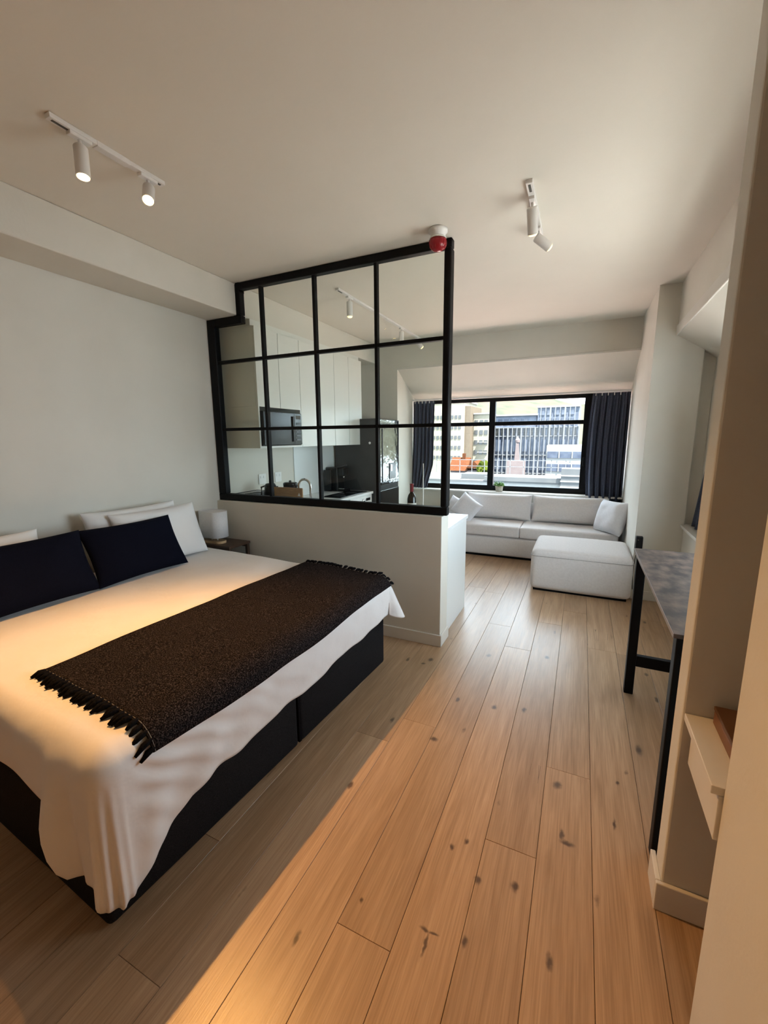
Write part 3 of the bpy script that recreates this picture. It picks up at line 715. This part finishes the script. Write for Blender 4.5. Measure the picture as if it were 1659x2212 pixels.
# fridge
FX = -2.385
fr = thing('fridge', 'tall dark fridge freezer with mirror-like doors at the end of the kitchen', 'fridge', (-2.74, 5.3, 0))
obj('body', box(XL + .03, FX - .03, 4.985, 5.615, .02, 1.83, bev=.006), 'fridge_side', fr)
ud = obj('upper_door', box(FX - .028, FX, 4.99, 5.61, .955, 1.822, bev=.006), 'fridge_front', fr)
obj('lower_door', box(FX - .028, FX, 4.99, 5.61, .05, .885, bev=.006), 'black_gloss', fr)
obj('door_gap', box(FX - .027, FX - .012, 4.99, 5.61, .886, .954), 'black_plastic', fr)
obj('top_band', box(FX, FX + .002, 4.995, 5.605, 1.72, 1.765), 'black_gloss', ud)
obj('door_handle', box(FX + .012, FX + .03, 4.998, 5.014, 1.0, 1.70, bev=.004), 'dark_metal', ud)
disp = obj('water_dispenser', box(FX, FX + .008, 5.27, 5.48, 1.02, 1.24, bev=.002), 'black_gloss', ud)
obj('dispenser_lever', box(FX + .008, FX + .014, 5.29, 5.34, 1.13, 1.22, bev=.002), 'chrome', disp)
obj('round_badge', cyl(bmesh.new(), (-2.535, 4.985, 1.517), (-2.535, 4.982, 1.517), .016, seg=18), 'white_plastic', fr)
# wall sockets
for y, lb in ((3.525, 'white double wall socket behind the kettle'), (3.787, 'white double wall socket between kettle and tap')):
    s = thing('wall_socket', lb, 'socket', (XL, y, 1.155))
    obj('plate', box(XL + .001, XL + .010, y - .055, y + .055, 1.10, 1.21, bev=.003), 'white_plastic', s)
    for dy in (-.025, .025): obj('switch', box(XL + .010, XL + .014, y + dy - .012, y + dy + .012, 1.165, 1.19, bev=.001), 'white_metal', s)
# things on the worktop
kt = thing('kettle', 'black electric kettle standing behind the wooden chopping board', 'kettle', (-2.80, 3.30, WT))
T = Matrix.Translation((-2.80, 3.30, WT))
obj('power_base', lathe(bmesh.new(), [(0, 0), (.078, 0), (.08, .012), (.07, .018), (0, .018)], T), 'black_plastic', kt, True)
obj('jug', lathe(bmesh.new(), [(0, .019), (.072, .019), (.074, .04), (.060, .20), (.056, .235), (0, .235)], T), 'black_gloss', kt, True)
obj('lid', lathe(bmesh.new(), [(0, .235), (.055, .235), (.045, .255), (.012, .26), (.012, .278), (0, .28)], T), 'black_plastic', kt, True)
obj('spout', prism([(-2.75, 1.08), (-2.715, 1.118), (-2.75, 1.115)], 'y', 3.28, 3.32), 'black_plastic', kt)
obj('handle', tube(bmesh.new(), [(-2.86, 3.30, 1.115), (-2.915, 3.30, 1.10), (-2.92, 3.30, 1.02), (-2.87, 3.30, .94)], .010, 8), 'black_plastic', kt, True)
cn = thing('canister', 'black round canister with a lid beside the kitchen tap', 'canister', (-2.60, 3.36, WT))
T = Matrix.Translation((-2.60, 3.36, WT))
obj('body', lathe(bmesh.new(), [(0, 0), (.066, 0), (.068, .01), (.068, .235), (0, .235)], T), 'black_plastic', cn, True)
obj('lid', lathe(bmesh.new(), [(0, .235), (.070, .235), (.070, .262), (.06, .27), (0, .27)], T), 'black_gloss', cn, True)
obj('knob', lathe(bmesh.new(), [(0, .27), (.012, .27), (.014, .285), (0, .292)], T), 'dark_metal', cn, True)
cb = thing('chopping_board', 'wooden chopping board standing upright in front of the kettle', 'chopping board', (-2.53, 3.20, WT))
bm = box(-2.68, -2.335, 3.188, 3.206, WT, 1.125, bev=.006)
obj('board', bm, 'board_wood', cb)
obj('maker_tag', prism([(-2.385, 1.05), (-2.355, 1.05), (-2.37, 1.08)], 'y', 3.185, 3.188), 'white_plastic', cb)
tp = thing('kitchen_tap', 'chrome swan-neck kitchen tap rising behind the chopping board', 'tap', (-2.36, 3.36, WT))
obj('tap_base', cyl(bmesh.new(), (-2.36, 3.36, WT), (-2.36, 3.36, WT + .05), .024), 'chrome', tp, True)
pts = [(-2.36, 3.36, WT + .05), (-2.36, 3.36, 1.12)] + [(-2.43 + .07 * math.cos(a), 3.36, 1.12 + .07 * math.sin(a)) for a in [PI * k / 12 for k in range(1, 13)]] + [(-2.50, 3.36, 1.06)]
obj('spout', tube(bmesh.new(), pts, .0115, 12), 'chrome', tp, True)
obj('lever', tube(bmesh.new(), [(-2.36, 3.36, .93), (-2.31, 3.36, .95), (-2.285, 3.36, .975)], .006, 8), 'chrome', tp, True)
sk = thing('kitchen_sink', 'steel kitchen sink sunk in the peninsula worktop under the tap', 'sink', (-2.25, 3.45, WT))
obj('rim', prism([(-2.55, 3.40), (-1.95, 3.40), (-1.95, 3.68), (-2.55, 3.68)], 'z', WT, WT + .003), 'chrome', sk)
dr = thing('dish_rack', 'low dark dish rack on the worktop in the kitchen corner', 'dish rack', (-2.97, 3.22, WT))
obj('tray', box(-3.08, -2.935, 3.10, 3.42, WT, WT + .025, bev=.004), 'dark_metal', dr)
for z in (WT + .09, WT + .165):
    obj('rail', tube(bmesh.new(), [(-3.075, 3.105, z), (-2.94, 3.105, z), (-2.94, 3.415, z), (-3.075, 3.415, z), (-3.075, 3.105, z)], .004, 6), 'dark_metal', dr)
for k in range(7): obj('wire', tube(bmesh.new(), [(-3.07 + k * .021, 3.105, WT + .02), (-3.07 + k * .021, 3.105, WT + .165)], .0025, 5), 'dark_metal', dr)
obj('plate_holder', box(-3.06, -2.95, 3.20, 3.40, WT + .03, WT + .155, bev=.01), 'dark_metal', dr)
cm = thing('coffee_machine', 'black coffee machine on the worktop beside the fridge', 'coffee machine', (-2.95, 4.80, WT))
obj('body', box(-3.08, -2.90, 4.74, 4.93, WT + .005, 1.20, bev=.018, seg=3), 'black_plastic', cm)
obj('brew_head', box(-2.905, -2.82, 4.76, 4.91, 1.09, 1.195, bev=.015, seg=3), 'black_plastic', cm)
obj('drip_tray', box(-2.90, -2.805, 4.755, 4.915, WT, WT + .035, bev=.006), 'black_plastic', cm)
obj('drip_grille', box(-2.895, -2.81, 4.765, 4.905, WT + .035, WT + .039), 'chrome', cm)
obj('nozzle', cyl(bmesh.new(), (-2.855, 4.835, 1.09), (-2.855, 4.835, 1.06), .014), 'chrome', cm, True)
obj('capsule_lever', tube(bmesh.new(), [(-2.91, 4.76, 1.20), (-2.84, 4.78, 1.225), (-2.815, 4.835, 1.228), (-2.84, 4.89, 1.225), (-2.91, 4.91, 1.20)], .007, 8), 'dark_metal', cm, True)
obj('water_tank', box(-3.08, -2.97, 4.69, 4.738, WT + .005, 1.17, bev=.008), 'black_gloss', cm)
bt = thing('wine_bottle', 'dark wine bottle with red foil on the peninsula by the partition post', 'bottle', (-1.285, 3.30, WT))
T = Matrix.Translation((-1.285, 3.30, WT))
obj('glass', lathe(bmesh.new(), [(0, 0), (.036, 0), (.038, .01), (.038, .185), (.030, .215), (.016, .235), (.0145, .245), (0, .245)], T, 24), 'bottle_glass', bt, True)
obj('foil', lathe(bmesh.new(), [(0, .245), (.0155, .245), (.0155, .300), (.017, .302), (.017, .312), (0, .313)], T, 20), 'bottle_foil', bt, True)
obj('label', lathe(bmesh.new(), [(.0385, .06), (.039, .06), (.039, .15), (.0385, .15)], T, 24), 'bottle_label', bt, True)
rd = thing('paper_towel_stand', 'slim grey upright rod stand next to the wine bottle', 'stand', (-1.19, 3.32, WT))
obj('base_disc', cyl(bmesh.new(), (-1.19, 3.32, WT), (-1.19, 3.32, WT + .012), .045, seg=28), 'white_metal', rd)
obj('rod', cyl(bmesh.new(), (-1.19, 3.32, WT + .012), (-1.19, 3.32, 1.368), .0045, seg=10), 'white_metal', rd, True)

# ================================================================== LOUNGE
sf = thing('sofa', 'long low pale grey upholstered sofa under the window', 'sofa', (-.65, 5.9, 0))
SX0, SX1, SY0, SY1 = -1.78, .46, 5.50, 6.265
obj('sofa_base', soft(SX0, SX1, SY0 + .01, SY1, .03, .285, .025, (0, .006, 0), 16), 'sofa', sf, True)
for a, b in ((SX0, -.66), (-.66, SX1)):
    obj('seat_cushion', soft(a + .0005, b - .0005, SY0, SY1 - .072, .288, .432, .022, (0, .006, .006), 18), 'sofa', sf, True)
obj('plinth', box(SX0 + .03, SX1 - .03, SY0 + .04, SY1 - .04, .0, .03), 'fringe', sf)
obj('back_board', soft(SX0, SX1, SY1 - .07, SY1, .286, .66, .03, (0, 0, 0), 8), 'sofa', sf, True)
obj('front_seam', tube(bmesh.new(), [(SX0 + .02, SY0 + .003, .287), (SX1 - .02, SY0 + .003, .287)], .004, 6), 'piping', sf)
def bigcush(label, x0, x1, seed, mat='sofa'):
    M = frame_of(((x0 + x1) / 2, 6.02, .614), (1, 0, 0), (0, .26, 1))
    tag(obj('back_cushion', cushion(x1 - x0, .36, .19, M, seed=seed, wr=.008, pinch=.03), mat, None, True, origin=((x0 + x1) / 2, 6.0, .44)), label, 'cushion')
bigcush('long pale grey back cushion left of the sofa middle, under the plant', -1.47, -.575, 2)
bigcush('long pale grey back cushion right of the sofa middle', -.565, .36, 4)
M = frame_of((.375, 5.66, .615), (.56, -.82, .04), (.26, .16, .95))
tag(obj('scatter_cushion', cushion(.46, .41, .18, M, seed=21, wr=.008), 'cushion_light', None, True, origin=(.36, 5.72, .43)), 'square pale grey cushion leaning on the wall at the sofa\'s right end', 'cushion')
M = frame_of((-1.42, 5.76, .60), (.80, -.35, -.48), (.45, .30, .84))
tag(obj('scatter_cushion', cushion(.36, .34, .14, M, seed=24, wr=.006), 'cushion_light', None, True, origin=(-1.42, 5.76, .43)), 'square white cushion tilted on one corner at the sofa\'s left end', 'cushion')
M = frame_of((-1.58, 5.86, .56), (.9, -.3, -.3), (.2, .35, .9))
tag(obj('scatter_cushion', cushion(.34, .32, .13, M, seed=27, wr=.006), 'cushion_light', None, True, origin=(-1.58, 5.86, .43)), 'white cushion mostly hidden behind the tilted cushion by the peninsula', 'cushion')
ot = thing('ottoman', 'large pale grey square upholstered ottoman in front of the sofa', 'ottoman', (.06, 4.8, 0))
OX0, OX1, OY0, OY1 = -.40, .515, 4.435, 5.19
obj('ottoman_body', soft(OX0, OX1, OY0, OY1, .022, .435, .045, (.012, .010, .02), 18), 'sofa', ot, True)
zz = .375
def rr3(off, z): return [(((OX0 + OX1) / 2 + x), ((OY0 + OY1) / 2 + y), z) for x, y in rrect((OX1 - OX0) / 2 + off, (OY1 - OY0) / 2 + off, .045, 5)]
pp = rr3(.004, zz); obj('piping', tube(bmesh.new(), pp + [pp[0]], .0045, 6), 'piping', ot, True)
obj('plinth', box(OX0 + .03, OX1 - .03, OY0 + .03, OY1 - .03, 0, .024), 'fringe', ot)

# curtains
def curtain(label, x0, x1, y, zt, zb, folds, amp, flare=0.0, seed=0, axis='x', lean=None):
    c = thing('curtain', label, 'curtain', ((x0 + x1) / 2, y, zb) if axis == 'x' else (y, (x0 + x1) / 2, zb))
    bm = bmesh.new(); nu, nv = 110, 26
    def fn(u, v):
        z = zt + (zb - zt) * v
        k = folds * 2 * PI
        ph = k * u + .8 * noise.noise(Vector((u * 4, v * 1.5, seed)))
        dd = amp * (.55 + .55 * v) * math.sin(ph) + .4 * amp * math.sin(2.3 * ph + 1)
        if v < .04: dd *= .5
        x = x0 + (x1 - x0) * u
        if lean: x = lean(u, v)
        bul = flare * math.sin(min(1, v * 1.05) * PI) 
        x = x + bul * (1 - u) * -1 if flare > 0 else x - bul * u
        return (x, y + dd, z) if axis == 'x' else (y + dd, x, z)
    patch(bm, fn, nu, nv)
    bmesh.ops.recalc_face_normals(bm, faces=bm.faces)
    o = obj('drape', bm, 'curtain', c, True); s = o.modifiers.new('t', 'SOLIDIFY'); s.thickness = .004
    for k in range(6):
        x = x0 + (x1 - x0) * (k + .5) / 6
        if lean: x = lean((k + .5) / 6, 0)
        p = (x, y, zt) if axis == 'x' else (y, x, zt)
        obj('curtain_glider', box(p[0] - .006, p[0] + .006, p[1] - .006, p[1] + .006, zt - .03, zt + .012, bev=.002), 'white_plastic', c)
    return c
curtain('dark navy curtain drawn to the left of the far window, seen through glass', -2.405, -2.06, 6.24, 2.125, .80, 5.5, .030, 0, 1, lean=lambda u, v: -2.405 + u * (.345 - .10 * max(0, v - .72) / .28 * 1.0) - .02 * v)
curtain('dark navy curtain drawn to the right of the far window above the sofa', .085, .505, 6.24, 2.125, .70, 5.5, .034, .03, 5)
curtain('dark navy curtain of the side window, slanting behind the white wall stub', 3.85, 4.56, .955, 2.22, .776, 5, .014, 0, 8, 'y', lean=lambda u, v: 3.85 + u * (.08 + .64 * v))
for nm, x0, x1, lb in (('curtain_rail', -2.415, .515, 'slim white curtain rail along the head of the far window'),):
    t = thing(nm, lb, 'curtain rail', ((x0 + x1) / 2, 6.24, 2.145)); obj('rail', box(x0, x1, 6.225, 6.255, 2.136, 2.158, bev=.003), 'white_metal', t); obj('end_stop', box(x0, x0 + .02, 6.222, 6.258, 2.134, 2.16), 'white_metal', t)

# plant on the sill
pl = thing('potted_plant', 'small green succulent in a stone-coloured pot on the window sill', 'plant', (-1.068, 6.29, .79))
T = Matrix.Translation((-1.068, 6.29, .79))
obj('pot', lathe(bmesh.new(), [(0, 0), (.048, 0), (.058, .085), (.054, .085), (.050, .075), (0, .075)], T, 24), 'pot', pl, True)
random.seed(3)
for k in range(26):
    a = k * 2.4; el = .25 + .95 * (k / 26); L = .055 + .03 * random.random()
    d = Vector((math.cos(a) * math.cos(el), math.sin(a) * math.cos(el), math.sin(el)))
    p0 = Vector((-1.068, 6.29, .865)) + Vector((d.x, d.y, 0)) * .02
    obj('leaf', tube(bmesh.new(), [p0, p0 + d * L * .4, p0 + d * L * .8, p0 + d * L + Vector((0, 0, .005))], [.006, .013, .010, .002], 6), 'leaf', pl, True)

# ================================================================== DESK, NICHE SHELF, SMALL THINGS
dk = thing('desk', 'tall narrow table with a dark mottled top and black metal legs', 'table', (.60, 2.22, 0))
DX0, DX1, DY0, DY1, DZ = .325, .86, 1.62, 2.85, .917
obj('table_top', box(DX0, DX1, DY0, DY1, DZ - .016, DZ, bev=.002), 'desktop', dk)
obj('edge_band', box(DX0 - .0015, DX0, DY0, DY1, DZ - .016, DZ - .0005), 'desk_edge', dk)
LW = .05
for y in (DY0 + .012, DY1 - .012 - LW):
    for x in (DX0 + .012, DX1 - .012 - LW): obj('leg', box(x, x + LW, y, y + LW, .0, DZ - .017, bev=.004), 'black_frame', dk)
    obj('stretcher', box(DX0 + .012 + LW, DX1 - .012 - LW, y + .008, y + .042, .185, .255, bev=.004), 'black_frame', dk)
    obj('top_bearer', box(DX0 + .012 + LW, DX1 - .012 - LW, y + .008, y + .042, DZ - .057, DZ - .018, bev=.004), 'black_frame', dk)
sh = thing('niche_shelf', 'cream painted shelf with a deep front rail in the wall niche', 'shelf', (.55, 1.3, .70))
obj('shelf_board', box(.343, .858, 1.149, 1.451, .712, .735, bev=.002), 'trim', sh)
obj('front_rail', box(.360, .380, 1.149, 1.425, .585, .711, bev=.002), 'trim', sh)
bo = thing('storage_box', 'flat brown lidded box lying on the niche shelf', 'box', (.55, 1.3, .735))
obj('box_body', box(.408, .70, 1.16, 1.43, .7355, .775, bev=.003), 'brown_box', bo)
obj('box_lid', box(.4065, .702, 1.158, 1.432, .778, .790, bev=.002), 'box_lid', bo)
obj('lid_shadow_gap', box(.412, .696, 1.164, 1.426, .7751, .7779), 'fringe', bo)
ad = thing('power_adapter', 'black plug adapter on the white pier beside the ottoman', 'adapter', (.55, 4.57, .53))
obj('adapter_body', box(.527, .585, 4.545, 4.599, .50, .635, bev=.008), 'black_plastic', ad)
obj('cable', tube(bmesh.new(), [(.545, 4.57, .50), (.535, 4.57, .40), (.53, 4.58, .25), (.54, 4.585, .10)], .0035, 6), 'black_plastic', ad, True)
obj('status_light', box(.54, .55, 4.543, 4.546, .60, .606), 'chrome', ad)

# ================================================================== CITY OUTSIDE
GZ = -26.0
tag(obj('street_ground', box(-160, 120, 14, 700, GZ - 1, GZ), 'ext_ground', None, origin=(0, 300, GZ)), 'pale city ground far below between the buildings', 'ground')['kind'] = 'structure'
def wgrid(parent, xs, zs, y, w, h, mat='ext_window', name='window'):
    me = None
    for x in xs:
        for z in zs:
            if me is None:
                o = obj(name, box(-w / 2, w / 2, -.12, .12, -h / 2, h / 2), mat); me = o.data
            else:
                o = bpy.data.objects.new(name, me); C.objects.link(o)
            o.parent = parent; o.location = Vector((x, y, z)) - Vector(parent.location)
cr = thing('apartment_building', 'cream apartment block with rows of small windows at the left of the view', 'building', (-33, 100, GZ))
obj('wall', box(-47, -24.7, 96, 108, GZ, 9.6), 'ext_cream', cr)
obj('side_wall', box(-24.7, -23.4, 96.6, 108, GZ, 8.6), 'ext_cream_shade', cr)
obj('roof_parapet', box(-47.2, -24.5, 95.8, 108.2, 9.6, 10.0), 'ext_white', cr)
obj('stair_tower', box(-33, -28, 99, 105, 10.0, 12.0), 'ext_cream', cr)
wgrid(cr, [-31.8, -30.9, -30.0, -28.3, -27.5, -26.6, -25.7], [6.2, 3.9, 1.6, -.7, -3.0], 96, .62, .75)
wgrid(cr, [-36, -35.2, -33.6], [6.2, 3.9, 1.6, -.7, -3.0], 96, .62, .75)
wg = thing('apartment_wing', 'lower cream wing with three windows a floor beside the cream block', 'building', (-22, 102, GZ))
obj('wall', box(-23.3, -19.6, 99.5, 106, GZ, 6.8), 'ext_cream', wg)
obj('roof_slab', box(-23.35, -19.3, 99.2, 106.2, 6.8, 7.1), 'ext_white', wg)
wgrid(wg, [-22.7, -21.5, -20.4], [5.0, 2.7, .4, -1.9, -4.2], 99.5, .8, 1.0)
for k in range(4): obj('balcony', box(-22.2, -20.0, 98.9, 99.5, 1.15 - 2.3 * k - .8, 1.3 - 2.3 * k - .8), 'ext_white', wg)
rh = thing('tiled_house', 'house with an orange tiled roof in front of the cream block', 'house', (-18, 73, GZ))
obj('wall', box(-20.6, -15.6, 71.5, 76, GZ, -4.0), 'ext_pink', rh)
obj('roof', prism([(71.2, -4.1), (73.7, -1.9), (76.2, -4.1)], 'x', -20.9, -17.6), 'ext_tile', rh)
obj('gable_roof', prism([(-17.8, -3.6), (-16.4, -2.4), (-15.2, -3.6)], 'y', 71, 76), 'ext_tile', rh)
obj('chimney', box(-19.0, -18.5, 73.2, 73.8, -2.6, -1.2), 'ext_tile', rh)
tr = thing('street_tree', 'yellow-green tree beside the orange roof', 'tree', (-14.6, 70, GZ))
obj('trunk', cyl(bmesh.new(), (-14.3, 70, GZ), (-14.3, 70, -4.5), .35, .2, 8), 'ext_tile', tr)
bm = bmesh.new(); bmesh.ops.create_icosphere(bm, subdivisions=4, radius=1)
for v in bm.verts: v.co = Vector((-14.3, 70, -3.9)) + Vector((v.co.x * 1.25, v.co.y * 1.25, v.co.z * 1.5)) * (1 + .45 * noise.noise(v.co * 3.1))
obj('crown', bm, 'ext_tree', tr)
gb = thing('glass_office', 'blue glazed office block wrapped in pale scaffolding', 'building', (-14, 132, GZ))
obj('core', box(-27.4, -1.2, 128, 145, GZ, 4.2), 'ext_glass', gb)
obj('upper_storey', box(-25.5, -12.2, 129, 144, 4.2, 7.6), 'ext_blue', gb)
obj('upper_storey', box(-12.0, -1.4, 128.6, 144, 4.2, 9.6), 'ext_blue', gb)
obj('roof_slab', box(-26, -11.9, 128.4, 145, 7.6, 8.0), 'ext_white', gb)
obj('roof_slab', box(-12.2, -1.0, 128.2, 145, 9.6, 10.0), 'ext_white', gb)
for z in (4.2, 1.8, -3.6, -8.8): obj('floor_band', box(-27.6, -1.0, 127.6, 128, z - .13, z + .13), 'ext_pipe', gb)
for k in range(22):
    x = -27.3 + k * 1.25; wd = .10 if k % 3 else .2
    obj('scaffold_pole', box(x - wd, x + wd, 127.3, 127.6, GZ, 4.3 if k < 13 else 9.6), 'ext_pipe', gb)
wgrid(gb, [-24.6 + 1.6 * k for k in range(15)], [3.0], 127.95, .95, 1.9, 'ext_window')
wgrid(gb, [-10.8 + 1.9 * k for k in range(5)], [6.0, 8.2], 128.55, 1.3, 1.3, 'ext_glass')
wgrid(gb, [-24.2, -22.4, -20.6, -18.8, -17, -15.2], [6.0], 128.95, 1.2, 1.4, 'ext_glass')
wgrid(gb, [-25 + 2.5 * k for k in range(10)], [-.9, -6.2], 127.95, 1.5, 3.4, 'ext_blue', 'curtain_wall_panel')
bb = thing('banded_office', 'white office with long horizontal window bands at the right of the view', 'building', (-3, 102, GZ))
obj('wall', box(-7.0, 3.0, 99, 108, GZ, -.3), 'ext_white', bb)
for a, b in ((-1.6, -3.0), (-4.3, -5.9), (-7.2, -8.6)):
    obj('window_band', box(-6.8, 2.8, 98.85, 99.1, b, a), 'ext_glass', bb)
    for x in (-4.4, -1.8, .6): obj('window_post', box(x - .1, x + .1, 98.7, 98.9, b, a), 'ext_white', bb)
pk = thing('slender_monument', 'slender pinkish stone monument in front of the glazed office', 'monument', (-13, 97, GZ))
obj('shaft', prism([(-13.4, -3.5), (-12.4, -3.5), (-12.65, .2), (-13.15, .2)], 'y', 96.5, 97.3), 'ext_pink', pk)
obj('plinth', box(-14.8, -11.2, 95.5, 98.5, GZ, -3.6), 'ext_pink', pk)
obj('finial', lathe(bmesh.new(), [(0, 0), (.45, .2), (.5, .7), (.25, 1.2), (0, 1.5)], Matrix.Translation((-12.9, 96.9, .2)), 10), 'ext_pink', pk)
lw = thing('low_white_block', 'low white flat-roofed block with small windows nearest the window', 'building', (-8, 62, GZ))
obj('wall', box(-24, 6, 56.3, 67, GZ, -4.3), 'ext_white', lw)
obj('roof', box(-24.2, 6.2, 56.1, 67.2, -4.3, -4.1), 'ext_roof', lw)
obj('parapet', box(-11.5, -1.8, 56.0, 56.5, -4.1, -3.55), 'ext_roof', lw)
obj('roof_house', box(-15.0, -11.4, 57.5, 61, -4.1, -3.4), 'ext_roof', lw)
wgrid(lw, [-14.8, -13.8, -12.4, -8.3, -7.2, -5.2, -4.0], [-5.1], 56.3, .65, .75)
wgrid(lw, [-18, -17.2, -16.4, -15.7], [-5.1], 56.3, .5, .8)
wgrid(lw, [-2.1, -1.6, -1.1], [-5.4], 56.3, .36, .5)
tb = thing('roof_block', 'pale grey louvred plant block on the low roof at the right', 'building', (-.9, 57, -4.1))
obj('wall', box(-2.1, .25, 55.6, 58.5, -9, -2.3), 'ext_roof', tb)
for k in range(5): obj('louvre', box(-2.15, .3, 55.5, 55.62, -3.2 - k * .7, -3.05 - k * .7), 'ext_white', tb)
rl = thing('scaffold_rail', 'pale railing line across the roofs beyond the low white block', 'railing', (-10, 68, -8))
for z in (-2.0, -3.0): obj('rail', box(-22, 4, 67.9, 68.0, z - .04, z + .04), 'ext_pipe', rl)
for k in range(14): obj('post', box(-22 + 2 * k - .05, -22 + 2 * k + .05, 67.9, 68.0, -8, -1.9), 'ext_pipe', rl)
# hillside
bm = bmesh.new()
def hill(u, v):
    x = -700 + 1200 * u; y = 420 + 600 * v
    rid = 140 - 72 * max(0, min(1, (x + 170) / 170)) + 12 * math.sin(x * .012)
    z = GZ + (rid - GZ) * (v ** .8) * (1 + .10 * noise.noise(Vector((x * .012, y * .012, 0)))) + 5 * noise.noise(Vector((x * .04, y * .04, 1)))
    return (x, y, z)
patch(bm, hill, 80, 30)
bmesh.ops.recalc_face_normals(bm, faces=bm.faces)
tag(obj('hillside', bm, 'ext_hill', None, True, origin=(-100, 700, GZ)), 'pale brushy mountainside rising behind the city buildings', 'hill')
